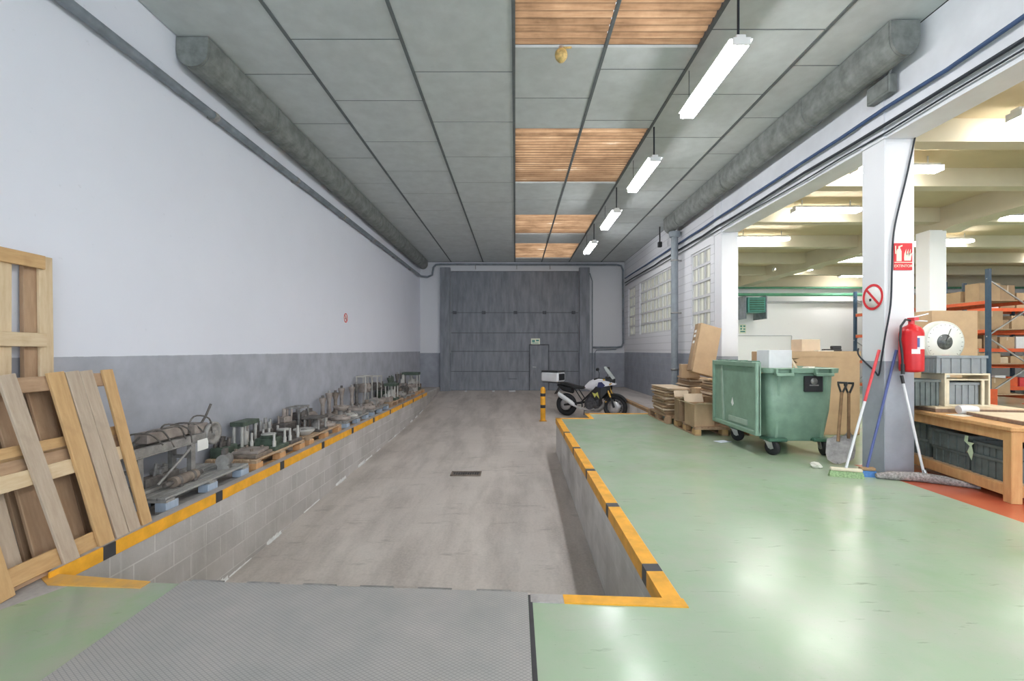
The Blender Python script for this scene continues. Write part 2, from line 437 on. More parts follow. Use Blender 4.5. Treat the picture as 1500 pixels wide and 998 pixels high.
# painted kerbs
b = MB()
marks = [3.19, 4.37, 5.55, 6.73, 7.95, 9.14, 10.35, 11.5, 12.67, 13.9]; y = edge(-2.85)
for k in marks + [14.7]:
    b.mi = 0; b.bb(-2.853, -2.842, y, min(k, 14.7) - .05, -.055, .04)
    if k < 14: b.mi = 1; b.bb(-2.853, -2.842, k - .05, k + .05, -.055, .04); y = k + .05
b.mi = 2; b.bb(-2.95, -2.853, edge(-2.9) + .05, 14.7, -.001, .04)
struct('trim_kerb_left', b, ['yellow_paint', 'black_paint', 'ledge_concrete'])
b = MB()
marks = [2.92, 4.1, 5.3, 6.5, 7.72]; y = edge(.9)
for k in marks + [9.4]:
    for mi, y0, y1 in ((0, y, k - .05), (1, k - .05, k + .05)):
        if y0 > 9.2: continue
        y1 = min(y1, 9.34)
        b.mi = mi; b.bb(.825, .93, y0, y1, 0, .006); b.bb(.825, .834, y0, y1, -.1, .0)
    y = k + .05
b.mi = 0
b.bb(.825, 1.6, 9.25, 9.35, 0, .006); b.bb(1.52, 1.6, 9.35, 10.04, 0, .006); b.bb(1.52, 3.1, 9.96, 10.05, 0, .006)
q = [(.27, edge(.27) - .075), (.94, edge(.94) - .075), (.94, edge(.94) + .01), (.27, edge(.27) + .01)]
b.prism(q, .0, .007)
b.mi = 2; b.prism([(.085, edge(.08) - .075), (.27, edge(.27) - .075), (.27, edge(.27) + .01), (.085, edge(.08) + .01)], 0, .005)
struct('trim_kerb_right', b, ['yellow_paint', 'black_paint', 'ledge_concrete'])
b = MB(); b.prism([(-2.78, edge(-2.78) - .07), (-2.2, edge(-2.2) - .07), (-2.2, edge(-2.2) + .005), (-2.9, edge(-2.9) + .06), (-2.9, edge(-2.9) - .0)], 0, .006)
struct('trim_strip_left', b, 'yellow_worn')
b = MB().bb(3.09, 3.2, 10.05, YB, -.06, .008)
struct('trim_ledge_right', b, 'worn_edge')
# steel dock leveller in front of the pit
t = thing('dock_leveller', 'grey tread-plate steel dock plate set in the floor before the pit', 'dock plate', (-.95, 1.2, 0))
ed = lambda x: edge(x - .95) - 1.2
b = MB(); b.prism([(-1.035, ed(-1.035) - 4), (1.02, ed(1.02) - 4), (1.02, ed(1.02)), (-1.035, ed(-1.035))], .001, .018)
b.build('plate', 'tread_plate', t)
for i in range(6):
    b = MB(); x = -1.0 + i * .345; b.prism([(x, ed(x) - .0), (x + .2, ed(x + .2) - .0), (x + .2, ed(x + .2) + .03), (x, ed(x) + .03)], -.04, .012); b.build('lip', 'steel_dull', t)
MB().bb(1.022, 1.045, -3, ed(1.03), -.02, .004).build('side_gap', 'black_paint', t)

# walls
struct('wall_left', MB().bb(XL - .25, XL, Y0, YB + .3, -1, CZ + .3), 'paint_left')
b = MB(); dz0, dz1 = -.3, 4.39
b.bb(XL - .25, -2.45, YB, YB + .3, -1.3, CZ + .3); b.bb(2.40, XR + .33, YB, YB + .3, -1.3, CZ + .3); b.bb(-2.45, 2.40, YB, YB + .3, dz1, CZ + .3)
struct('wall_back', b, 'paint_back')
b = MB(); b.bb(-2.82, -2.45, YB - .16, YB, -1.2, 4.5); b.bb(2.40, 2.78, YB - .16, YB, -.6, 4.5)
struct('trim_door_jambs', b, 'door_grey', .01)
struct('wall_hall_back', MB().bb(XR + .33, HX + .3, YB, YB + .3, -.3, 4.5), 'paint_hall')
struct('wall_hall_right', MB().bb(HX, HX + .3, Y0, YB, -.3, 4.5), 'paint_hall')
# window wall
WIN = [(9.62, 10.7, 3, 5), (11.75, 15.1, 9, 5), (15.65, 16.6, 2, 5)]; wz0, wz1 = 1.9, 3.63
b = MB(); yy = 9.45
b.bb(XR, XR + .22, yy, YB, -.3, wz0); b.bb(XR, XR + .22, yy, YB, wz1, CZ)
for y0, y1, _, _ in WIN: b.bb(XR, XR + .22, yy, y0, wz0, wz1); yy = y1
b.bb(XR, XR + .22, yy, YB, wz0, wz1)
struct('wall_right', b, 'paint_blocks')
for i, (y0, y1, nc, nr) in enumerate(WIN):
    b = MB(); fx0, fx1 = XR + .03, XR + .09
    b.bb(fx0, fx1, y0, y0 + .05, wz0, wz1); b.bb(fx0, fx1, y1 - .05, y1, wz0, wz1); b.bb(fx0, fx1, y0 + .05, y1 - .05, wz0, wz0 + .05); b.bb(fx0, fx1, y0 + .05, y1 - .05, wz1 - .05, wz1)
    for k in range(1, nc): yk = y0 + (y1 - y0) * k / nc; b.bb(fx0, fx1, yk - .02, yk + .02, wz0 + .05, wz1 - .05)
    for k in range(1, nr): zk = wz0 + (wz1 - wz0) * k / nr; b.bb(fx0 - .004, fx1 + .004, y0 + .05, y1 - .05, zk - .028, zk + .028)
    w = struct('window_%d' % (i + 1), b, 'conduit_white')
    MB().bb(XR + .055, XR + .065, y0 + .04, y1 - .04, wz0 + .04, wz1 - .04).build('pane', 'ribbed_glass', w)
# pillars and the beam between bay and hall
for nm, y0 in (('pillar_near', 5.08), ('pillar_far', 9.1), ('pillar_behind', 1.05)):
    struct(nm, MB().bb(XR, XR + .335, y0, y0 + .335, -.3, 3.76), 'paint_pillar', .008)
b = MB().bb(XR + .004, XR + .33, Y0, 9.44, 3.76, CZ)
for y0 in (5.08, 9.1, 1.05): b.bb(XR - .012, XR + .02, y0, y0 + .335, 3.76, CZ)
struct('beam_right', b, 'beam_white')
# hall ceiling
b = MB().bb(XR + .33, HX, Y0, YB, 4.2, 4.4); b.mi = 1
struct('ceiling_hall', b, ['cream_ceiling', 'cream_beam'])
JO = [.2, 2.0, 3.75, 5.5, 7.0, 8.95, 11.1, 13.1, 15.2]
for i, y in enumerate(JO): struct('beam_hall_%d' % (i + 1), MB().bb(XR + .33, HX, y, y + .22, 3.92, 4.2), 'cream_beam')
b = MB(); g = 8.35
for a, c in zip([Y0] + JO, JO + [YB]):
    b.prism([(a, 4.2), (a, 3.72), (a + .35, 3.78), (c - .25, 3.78), (c, 3.72), (c, 4.2)], g, g + .4, 0)
struct('beam_girder', b, 'cream_beam')
for i, y in enumerate((8.9, 1.0)): struct('pillar_hall_%d' % (i + 1), MB().bb(8.1, 8.43, y, y + .32, -.3, 3.75), 'paint_hall', .008)
b = MB().bb(XR + .33, HX, YB - .35, YB, 3.75, 4.2)
struct('beam_hall_back', b, 'cream_beam')

# bay ceiling: tiles with dark joints, openings for the skylights
gx = [XL, -2.42, -1.22, -.02, .99, 2.02, 3.23, XR]
off = [4.3, 4.88, 5.45, None, None, 4.73, 5.33]
SK = [(2.5, 5.0), (6.84, 9.07), (11.2, 13.06), (14.2, 16.5)]
skd = [2.5, 5.0, 6.02, 6.84, 9.07, 10.1, 11.2, 13.06, 14.2, 16.5]
ske = [2.5, 5.0, 5.4, 6.6, 6.84, 9.07, 10.1, 11.2, 13.06, 14.2, 16.5]
b = MB(); j = MB()
for c in range(7):
    x0, x1 = gx[c], gx[c + 1]
    if off[c] is not None:
        st = off[c] - 1.2 * 9; cuts = [Y0] + [st + 1.2 * k for k in range(22) if Y0 + .3 < st + 1.2 * k < YB - .2] + [YB]
    else: cuts = [Y0, -3, -.5] + (skd if c == 3 else ske) + [YB]
    for y0, y1 in zip(cuts, cuts[1:]):
        if c in (3, 4) and any(abs(y0 - s) < .01 for s, _ in SK): continue
        b.mi = 0; b.bb(x0 + .012, x1 - .012, y0 + .01, y1 - .01, CZ, CZ + .03)
        j.bb(x0 + .012, x1 - .012, y1 - .011, y1 + .011, CZ + .004, CZ + .03)
for x in gx[1:-1]: j.bb(x - .018, x + .018, Y0, YB, CZ - .012, CZ + .02)
j.bb(XL, XR, YB - .03, YB, CZ - .01, CZ + .03)
b.mi = 1
cuts = [Y0] + [v for s in SK for v in s] + [YB]
for y0, y1 in zip(cuts[::2], cuts[1::2]): b.bb(-.02, 2.02, y0, y1, CZ + .06, CZ + .1)
b.bb(XL, -.02, Y0, YB, CZ + .06, CZ + .1); b.bb(2.02, XR + .3, Y0, YB, CZ + .06, CZ + .1)
struct('ceiling', b, ['tile', 'roof_void'])
struct('trim_ceiling_joints', j, 'ceiling_joint')
n = 4
for si, (y0, y1) in enumerate(SK):
    for x0, x1 in ((-.02, .99), (.99, 2.02)):
        b = MB(); vs = []; fs = []; k = int((y1 - y0) / .1) * 6
        for i in range(k + 1):
            yy = y0 + (y1 - y0) * i / k; z = CZ + .035 + .018 * math.sin(2 * PI * i / 6)
            vs += [(x0 + .012, yy, z), (x1 - .012, yy, z)]
            if i: fs.append((2 * i - 2, 2 * i - 1, 2 * i + 1, 2 * i))
        b.add(vs, fs, True); struct('window_%d' % n, b, 'dirty_skylight'); n += 1

# sectional door with its wicket
dr = MB(); Z = [-.13, .59, 1.35, 2.05, 2.82, 4.39]
for a, c in zip(Z, Z[1:]):
    nx = 12
    for i in range(nx):
        x0 = -2.45 + 4.85 * i / nx
        dr.bb(x0 + .001, x0 + 4.85 / nx - .001, YB + .06, YB + .1, a + .012, c - .012)
dr.mi = 1; dr.bb(-2.45, 2.40, YB + .085, YB + .12, -.3, 4.39)
D = struct('door_1', dr, ['door_grey', 'door_dark'])
b = MB().bb(.55, 1.24, YB + .035, YB + .075, -.11, 1.57); wd = b.build('wicket_door', 'door_grey', D, .006)
b = MB()
for q in ((.51, .545, -.13, 1.62), (1.245, 1.28, -.13, 1.62), (.545, 1.245, 1.58, 1.62)): b.bb(q[0], q[1], YB + .045, YB + .07, q[2], q[3])
b.build('wicket_frame', 'door_dark', D)
b = MB(); b.cyl((.66, YB + .035, .76), (.66, YB - .02, .76), .012, 8); b.bar((.66, YB - .02, .76), (.78, YB - .02, .755), .02, .02); b.build('handle', 'steel', wd)
for x in (-2.3, -1.2, 0, 1.1, 2.2): MB().box((x, YB + .045, 2.82), (.14, .03, .12)).build('hinge', 'door_dark', D)
MB().bb(-.27, .07, YB + .05, YB + .06, .3, .32).build('slot', 'door_dark', D)
t = thing('door_sign', 'small cream notice over the wicket in the grey door', 'sign', (.76, YB + .05, 1.73))
MB().bb(-.17, .17, -.006, .008, -.11, .11).build('panel', 'sign_cream', t)
b = MB(); b.bb(-.13, -.02, -.009, -.005, -.03, .05); b.bb(.02, .13, -.009, -.005, .0, .06); b.bb(-.12, .12, -.009, -.005, -.08, -.055); b.build('lettering', 'heater_green', t)

# ------------------------------------------------------------------ ducts, pipes, cables
def dsec(cx, cz, w, h, n=14):
    return [(cx + w / 2 * math.cos(PI + PI * k / n), cz + h * .5 * math.sin(PI + PI * k / n)) for k in range(n + 1)]
def duct(nm, label, x0, x1, ztop, zbot, y0, y1):
    t = thing(nm, label, 'duct', ((x0 + x1) / 2, y0, ztop))
    w = x1 - x0; h = ztop - zbot
    pr = [(-w / 2, 0)] + [(w / 2 * math.cos(PI + PI * k / 12), -h * .45 + h * .55 * math.sin(PI + PI * k / 12)) for k in range(13)] + [(w / 2, 0)]
    MB().prism(pr, 0, y1 - y0, 1).build('channel', 'duct_grey', t)
    pr2 = [(p[0] * 1.06, p[1] * 1.04) for p in pr]
    k = 1.4
    while k < y1 - y0: MB().prism(pr2, k, k + .05, 1).build('joint_ring', 'duct_grey', t); k += 2.4
    MB().prism([(p[0] * .97, p[1] * .98 - .001) for p in pr], -.03, -.001, 1).build('end_cap', 'duct_grey', t)
    return t
duct('ventilation_duct', 'dark grey rounded duct along the top of the left white wall', XL, -3.25, CZ - .014, 4.40, 4.85, 16.9)
duct('rain_gutter', 'dark grey gutter along the ceiling over the right-hand beam', 3.77, 4.07, CZ - .014, 4.36, 4.6, 11.6)
t = thing('downpipe', 'grey vertical drainpipe before the windows of the right wall', 'pipe', (3.95, 11.3, 0))
b = MB(); b.tube([(0, 0, 0), (0, 0, 4.34)], .085, 16); b.build('pipe', 'downpipe_grey', t)
b = MB(); b.lathe([(.12, 4.2), (.14, 4.28), (.14, 4.33)]); b.build('collar', 'downpipe_grey', t)
b = MB()
for z in (.9, 2.3, 3.6): b = MB(); b.lathe([(.088, z), (.094, z), (.094, z + .04), (.088, z + .04)]); b.bb(.05, .169, -.015, .015, z, z + .04); b.build('clip', 'steel_dull', t)
t = thing('sensor', 'small black hanging sensor under the far end of the right gutter', 'sensor', (3.9, 12.3, CZ))
b = MB(); b.cyl((0, 0, 0), (0, 0, -.42), .02, 8); b.box((0, 0, -.48), (.1, .1, .14)); b.build('body', 'black_plastic', t, .01)

t = thing('water_pipe', 'dark grey pipe running along the upper left wall and over the door', 'pipe', (XL, 0, 4.14))
def rel(pts, o): return [tuple(Vector(p) - Vector(o)) for p in pts]
o = (XL, 0, 4.14)
pts = [(-3.53, Y0, 4.13), (-3.53, 16.7, 4.15), (-3.5, 16.95, 4.15), (-3.3, 17.06, 4.14), (-3.12, 17.08, 4.22), (-3.07, 17.08, 4.5), (-2.98, 17.08, 4.6), (-2.8, 17.08, 4.62), (3.8, 17.08, 4.6), (3.97, 17.08, 4.56), (4.03, 17.08, 4.4), (4.04, 17.08, 1.65), (3.98, 17.08, 1.53), (3.8, 17.08, 1.5), (2.9, 17.08, 1.5)]
MB().tube(rel(pts[:2], o), .047, 12).build('run', 'pipe_grey', t)
MB().tube(rel(pts[1:], o), .038, 10).build('bend', 'pipe_grey', t)
for y in range(1, 17, 2): b = MB(); b.tube(rel([(-3.53, y + .3, 4.137), (-3.53, y + .37, 4.137)], o), .054, 12); b.bb(-.0, .07, y + .31, y + .36, -.03, .03); b.build('clamp', 'steel_dull', t)
for x in (-1.5, .05, 1.3): MB().bb(x - .012 - XL, x + .012 - XL, 17.06, 17.14, .3, .47).build('hanger', 'steel_dull', t)
t = thing('conduit', 'thin dark conduit up the back wall right of the door', 'conduit', (2.9, YB, 0))
MB().tube([(0, -.03, -.2), (0, -.03, 4.0), (-.1, -.05, 4.3)], .018, 8).build('run', 'pipe_grey', t)
MB().tube([(.1, -.03, 0), (.1, -.03, 1.3), (.16, -.03, 1.4), (.9, -.03, 1.42)], .016, 8).build('branch', 'pipe_grey', t)
def wavy(x, z, y0, y1, amp, sd, st=.7):
    r = random.Random(sd); p = []; y = y0
    while y < y1: p.append((x + r.uniform(-.006, .006), y, z + r.uniform(-amp, amp))); y += st
    return p + [(x, y1, z)]
for nm, lab, x, z, rr, mt, sd in (('cable', 'upper blue cable along the beam of the right wall', XR - .05, 4.06, .021, 'cable_blue', 1),
                                  ('cable', 'thick black cable below the blue one on the right-hand beam', XR - .05, 3.89, .019, 'cable_black', 2),
                                  ('cable', 'thinnest dark cable, lowest of those along the right-hand beam', XR - .035, 3.81, .01, 'cable_black', 3)):
    tag(MB().tube(wavy(x, z, -2, 16.9, (.012), sd), rr, 8).build(nm, mt), lab, 'cable')
tag(MB().tube(smooth([(XR + .32, 5.06, 3.76), (XR + .22, 5.06, 3.3), (XR + .11, 5.06, 2.85), (XR + .07, 5.055, 2.6), (XR + .06, 5.055, 2.3), (XR + .045, 5.055, 1.9), (XR - .012, 5.06, 1.55), (XR - .02, 5.10, 1.3), (XR - .02, 5.14, 1.12), (XR - .02, 5.2, 1.16), (XR - .02, 5.43, 1.33), (XR + .0, 5.47, 1.42)]), .009, 8).build('cable', 'cable_black'),
    'loose black cable hanging down the near pillar past its signs', 'cable')
t = thing('junction_box', 'dark grey junction box on the beam above the near pillar', 'box', (XR - .015, 5.05, 4.28))
MB().bb(-.09, 0, -.16, .16, -.1, .1).build('body', 'duct_grey', t, .008)
MB().bb(-.1, -.09, -.14, .14, -.08, .08).build('lid', 'duct_grey', t, .004)
MB().tube([(-.02, -.05, .1), (-.008, -.12, .25), (-.006, -.28, .4), (-.006, -.34, .44)], .014, 8).build('conduit', 'conduit_white', t)

# ------------------------------------------------------------------ lamps
BY = [-.25, 2.3, 4.83, 7.4, 9.92, 12.6]
def bay_lamp(y, label, g=None):
    t = thing('pendant_light', label, 'lamp', (2.07, y, 4.22), 0, g)
    b = MB().bb(-.11, .11, -.66, .66, .028, .04); b.bb(-.045, .045, -.66, .66, .04, .075); b.bb(-.082, .082, -.675, -.655, -.028, .04); b.bb(-.082, .082, .655, .675, -.028, .04); b.build('housing', 'lamp_white', t, .004)
    for s in (-1, 1): MB().cyl((s * .058, -.65, -.005), (s * .058, .65, -.005), .026, 10).build('tube', 'tube_bay', t)
    for yy in (-.6, .6): MB().cyl((0, yy, .07), (0, yy, CZ - 4.22), .012 if yy < 0 else .004, 8).build('rod', 'cable_black', t)
    return t
L0 = bay_lamp(BY[2], 'nearest of the four hanging twin-tube lamps in the bay')
for y, lab in ((BY[3], 'second hanging twin-tube lamp from the camera'), (BY[4], 'third hanging twin-tube lamp from the camera'), (BY[5], 'farthest hanging twin-tube lamp, close to the grey door'),
               (BY[0], 'hanging twin-tube lamp behind the camera position'), (BY[1], 'hanging twin-tube lamp above the camera position')):
    dup(L0, (2.07, y, 4.22), label=lab)
def hall_lamp(x, y, label):
    t = thing('ceiling_light', label, 'lamp', (x, y, 4.0))
    b = MB().bb(-.6, .6, -.10, .10, .032, .045); b.bb(-.6, .6, -.05, .05, .045, .085); b.bb(-.62, -.605, -.085, .085, -.03, .05); b.bb(.605, .62, -.085, .085, -.03, .05); b.build('housing', 'lamp_white', t, .004)
    for s in (-1, 1): MB().cyl((-.6, s * .055, 0), (.6, s * .055, 0), .028, 10).build('tube', 'tube_light', t)
    for xx in (-.45, .45): MB().cyl((xx, 0, .08), (xx, 0, .2), .01, 6).build('stem', 'conduit_white', t)
    return t
H0 = hall_lamp(5.8, 8.5, 'hall tube lamp seen whole left of the near pillar, biggest there')
for x, y, lab in ((6.15, 5.06, 'hall tube lamp in the top corner right of the near pillar'), (5.5, 6.57, 'hall tube lamp whose end shows just right of the near pillar'),
                  (5.8, 10.7, 'hall tube lamp beside the far pillar above the green bin'), (10.1, 9, 'large hall tube lamp above the racks, cut by the picture edge'),
                  (10.3, 10.9, 'small hall tube lamp just right of the hall pillar'), (9.6, 13, 'far hall tube lamp half hidden behind the near pillar'),
                  (8.95, 14.7, 'farthest hall tube lamp under the beams above the green heater'),
                  (5.8, 3.0, 'hall tube lamp above the workbench'), (5.8, 1.0, 'hall tube lamp behind the workbench'), (5.8, -1.5, 'hall tube lamp behind the camera'),
                  (10.1, 5, 'hall tube lamp outside the picture'), (10.1, 1, 'hall tube lamp far outside the picture'), (14, 10.5, 'hall tube lamp over the racks'), (14, 6, 'hall tube lamp near the racks'), (15.3, 12.9, 'hall tube lamp over the rear racks'), (17.5, 13, 'hall tube lamp at the end of the racks'), (6.3, 15.9, 'hall tube lamp near the rear wall behind the windows'), (5.8, 13.2, 'hall tube lamp behind the windows'), (12, 16, 'hall tube lamp at the rear wall behind the rack')):
    dup(H0, (x, y, 4.0), label=lab)
t = thing('globe_lamp', 'small amber globe hanging from the ceiling by the nearest skylight', 'lamp', (.5, 4.98, CZ - .012))
b = MB(); b.lathe([(.005, -.17), (.035, -.16), (.062, -.125), (.07, -.09), (.062, -.055), (.035, -.03), (.02, -.02)], n=16); b.build('globe', 'globe_amber', t)
b = MB(); b.cyl((0, 0, -.025), (0, 0, 0), .03, 12); b.build('cap', 'steel', t)
b = MB(); b.tube([(0, 0, -.01), (.05, -.03, -.03), (.11, -.02, -.02)], .012, 6); b.build('wire', 'globe_amber', t)

# ------------------------------------------------------------------ pallets leaning at left
def bil(q, u, v):
    a = Vector(q[0]).lerp(Vector(q[1]), u); c = Vector(q[3]).lerp(Vector(q[2]), u); return a.lerp(c, v)
def frame_board(parent, q, u0, v0, u1, v1, w, d0, d1, mat, nm):
    """board along the quad from (u0,v0) to (u1,v1), w wide, lying between depths d0..d1 off the quad"""
    A, B = bil(q, u0, v0), bil(q, u1, v1); d = (B - A).normalized()
    nrm = (Vector(q[1]) - Vector(q[0])).cross(Vector(q[3]) - Vector(q[0])).normalized()
    s = d.cross(nrm).normalized() * (w / 2)
    # local frame with the grain along z
    M3 = Matrix((s.normalized(), nrm, d)).transposed().to_4x4(); M3.translation = A
    b = MB().bb(-w / 2, w / 2, d0, d1, 0, (B - A).length)
    o = b.build(nm, mat, parent, .003); o.matrix_local = M3; return o
lp = thing('wooden_pallet', 'front one of the wooden pallets leaning on the left wall', 'pallet', (0, 0, 0))
q = [(-2.83, 2.42, .005), (-2.88, 3.62, .005), (-3.16, 3.57, 1.25), (-3.11, 2.37, 1.25)]
# normal points to +X (the pit); depth 0 is the face
for u0, u1, w, mt in ((.10, .06, .1, 'pine_gold'), (.44, .36, .105, 'pine_grey'), (.66, .62, .12, 'pine_gold'), (.77, .72, .105, 'pine_grey'), (.865, .81, .105, 'pine_grey'), (.965, .965, .095, 'pine_gold')):
    frame_board(lp, q, u0, .0, u1, 1.0, w, -.022, 0, mt, 'slat')
for v, w, mt in ((.075, .11, 'pine_gold'), (.49, .1, 'pine_pale'), (.945, .1, 'pine_brown')):
    frame_board(lp, q, .04, v, .985, v, w, -.046, -.023, mt, 'crossbar')
for v, w, mt in ((.045, .09, 'pine_brown'), (.55, .14, 'pine_brown'), (.62, .09, 'pine_gold'), (.95, .08, 'pine_brown')):
    frame_board(lp, q, .02, v, .97, v, w, -.125, -.047, mt, 'bearer')
for u, w, mt in ((.09, .14, 'pine_brown'), (.25, .12, 'pine_grey'), (.42, .14, 'pine_brown'), (.60, .13, 'pine_brown'), (.76, .12, 'pine_gold'), (.92, .14, 'pine_brown')):
    frame_board(lp, q, u, .01, u, .99, w, -.148, -.126, mt, 'rear_board')
def shift(q, d, dz=0): return [(a + d, b, c + dz) for a, b, c in q]
q2 = [(-3.02, 2.35, .005), (-3.07, 3.42, .005), (-3.365, 3.40, 1.17), (-3.315, 2.35, 1.17)]
lp2 = thing('wooden_pallet', 'darker pallet sandwiched behind the front leaning pallet', 'pallet', (0, 0, 0))
for u, w, mt in ((.08, .14, 'pine_brown'), (.3, .12, 'pine_grey'), (.52, .12, 'pine_brown'), (.74, .12, 'pine_grey'), (.93, .14, 'pine_brown')):
    frame_board(lp2, q2, u, 0, u, 1, w, -.022, 0, mt, 'slat')
for v, mt in ((.06, 'pine_brown'), (.5, 'pine_gold'), (.94, 'pine_brown')):
    frame_board(lp2, q2, .02, v, .98, v, .1, -.085, -.023, mt, 'bearer')
lp3 = thing('tall_wooden_pallet', 'tall pale open wooden pallet standing behind the leaning pallets', 'pallet', (0, 0, 0))
q3 = [(-3.475, 2.30, .005), (-3.485, 3.46, .005), (-3.53, 3.47, 2.10), (-3.52, 2.41, 2.12)]
for u, w, mt in ((.1, .1, 'pine_pale'), (.36, .1, 'pine_gold'), (.68, .12, 'pine_pale'), (.955, .1, 'pine_pale')):
    frame_board(lp3, q3, u, 0, u, 1, w, -.024, 0, mt, 'upright')
frame_board(lp3, q3, .88, 0, .88, .985, .11, -.06, -.025, 'pine_brown', 'rear_board')
for v, w, mt in ((.975, .1, 'pine_gold'), (.70, .1, 'pine_pale'), (.3, .1, 'pine_gold')):
    frame_board(lp3, q3, .0, v, .93, v, w, .001, .024, mt, 'crossbar')

# ------------------------------------------------------------------ pallets on the left ledge
PX0, PW, PLN = -3.55, .59, 1.2
def pallet(name, label, loc, deck, block, base, w=PW, l=PLN, rotz=0, n=7):
    t = thing(name, label, 'pallet', loc, rotz)
    b = MB(); bw = w / n
    for i in range(n): b.bb(i * bw + .006, (i + 1) * bw - .006, 0, l, .122, .144)
    b.build('deck', deck, t, .003)
    for y in (0, l / 2 - .05, l - .1): MB().bb(0, w, y, y + .1, .1, .1215).build('crossbar', deck, t)
    for k, y in enumerate((0, l / 2 - .0725, l - .145)):
        for x in (0, w / 2 - .05, w - .1): MB().bb(x, x + .1, y, y + .145, .0225, .0995).build('block', block, t, .004)
    for x in (0, w / 2 - .05, w - .1): MB().bb(x, x + .1, 0, l, 0, .022).build('runner', base, t, .003)
    return t
PY = [3.86, 5.2, 6.55, 8.0, 9.45, 10.85, 12.25, 13.65]
PM = [('deck_grey', 'block_blue', 'deck_grey', 'grey pallet with pale blue blocks nearest the camera on the left ledge'),
      ('deck_tan', 'block_orange', 'pine_gold', 'new orange-brown pallet just beyond the pale blue blocked one on the ledge'),
      ('deck_tan', 'block_orange', 'pine_pale', 'pale wood pallet third along the left ledge'),
      ('deck_grey', 'block_blue', 'deck_tan', 'weathered pallet with blue blocks fourth along the left ledge'),
      ('deck_grey', 'block_blue', 'deck_grey', 'dull blue blocked pallet fifth along the left ledge'),
      ('deck_tan', 'pine_brown', 'deck_tan', 'brown pallet sixth along the left ledge'),
      ('deck_grey', 'pine_brown', 'deck_tan', 'grimy pallet seventh along the left ledge'),
      ('deck_tan', 'block_orange', 'deck_tan', 'last pallet of the left ledge, nearest the grey door')]
for (dk, bk, bs, lab), y in zip(PM, PY): pallet('ledge_pallet', lab, (PX0, y, 0), dk, bk, bs)
PZ = .145

# ------------------------------------------------------------------ old machine parts
def flange(t, r, h, m1, m2):
    MB().lathe([(r * .25, 0), (r, 0), (r, h * .35), (r * .93, h * .4), (r * .6, h * .45), (r * .55, h * .6), (r * .25, h * .6)], n=28).build('disc', m1, t)
    b = MB(); b.lathe([(r * .24, 0), (r * .24, h), (r * .12, h), (r * .12, h * .3)], n=18); b.build('hub', m2, t)
    b = MB()
    for k in range(8): a = 2 * PI * k / 8; b.cyl((r * .78 * math.cos(a), r * .78 * math.sin(a), h * .3), (r * .78 * math.cos(a), r * .78 * math.sin(a), h * .5), r * .06, 8)
    b.build('bolt', m2, t)
def dieset(t, w, l, h, m1, m2):
    MB().bb(-w / 2, w / 2, -l / 2, l / 2, 0, h * .18).build('base_plate', m1, t, .006)
    for x in (-1, 1):
        for y in (-1, 1): MB().lathe([(.022, h * .18), (.022, h * .42), (.015, h * .44), (.015, h * .78)], (x * (w / 2 - .04), y * (l / 2 - .04), 0), n=12).build('guide_post', m2, t)
    b = MB().bb(-w * .32, w * .32, -l * .32, l * .32, h * .18, h * .5); b.bb(-w * .2, w * .2, -l * .2, l * .2, h * .5, h * .62); b.build('die_block', m1, t, .006)
    MB().lathe([(.0, h * .62), (w * .24, h * .62), (w * .24, h * .68), (w * .05, h * .7)], n=24).build('cover_disc', m2, t)
def press(t, w, l, h, m1, m2):
    MB().bb(-w / 2, w / 2, -l / 2, l / 2, 0, h * .15).build('base_plate', m1, t, .006)
    for x in (-1, 1):
        for y in (-1, 1): MB().cyl((x * (w / 2 - .035), y * (l / 2 - .035), h * .15), (x * (w / 2 - .035), y * (l / 2 - .035), h * .85), .018, 10).build('guide_post', m2, t)
    MB().bb(-w / 2, w / 2, -l / 2, l / 2, h * .85, h).build('top_plate', m1, t, .006)
    MB().lathe([(w * .22, h * .15), (w * .22, h * .6), (w * .1, h * .62), (w * .1, h * .85)], n=20).build('ram', m2, t)
def peg(t, r, h, m1, m2):
    MB().lathe([(r, 0), (r, h * .12), (r * .4, h * .2), (r * .3, h * .5), (r * .34, h * .7), (r * .62, h * .92), (r * .62, h)], n=20).build('spindle', m1, t)
    b = MB().cyl((0, 0, h), (0, 0, h * 1.1), r * .25, 8); b.build('nut', m2, t)
def motor(t, r, l, m1, m2):
    b = MB().cyl((0, -l / 2, r + .03), (0, l / 2, r + .03), r, 24); 
    for k in range(7): y = -l * .4 + l * .8 * k / 6; b.cyl((0, y - .006, r + .03), (0, y + .006, r + .03), r * 1.1, 24)
    b.build('casing', m1, t)
    b = MB().bb(-r * .9, r * .9, -l * .35, -l * .2, 0, r * .6); b.bb(-r * .9, r * .9, l * .2, l * .35, 0, r * .6); b.build('foot', m1, t)
    MB().cyl((0, l / 2, r + .03), (0, l / 2 + .09, r + .03), r * .2, 12).build('shaft', m2, t)
    MB().bb(-r * .35, r * .35, -.05, .06, 2 * r + .02, 2 * r + .09).build('terminal_box', m2, t, .006)
def plates(t, w, l, h, m1, m2):
    MB().bb(-w / 2, w / 2, -l / 2, l / 2, 0, h * .4).build('lower_plate', m1, t, .006)
    b = MB().at((.01, .015, 0), (0, 0, .12)); b.bb(-w * .4, w * .4, -l * .42, l * .42, h * .4, h * .75); b.build('upper_plate', m2, t, .006)
    for x, y in ((-.25, -.3), (.25, .3), (-.25, .3), (.25, -.3)): MB().cyl((x * w, y * l, h * .75), (x * w, y * l, h), .018, 8).build('bolt', m1, t)
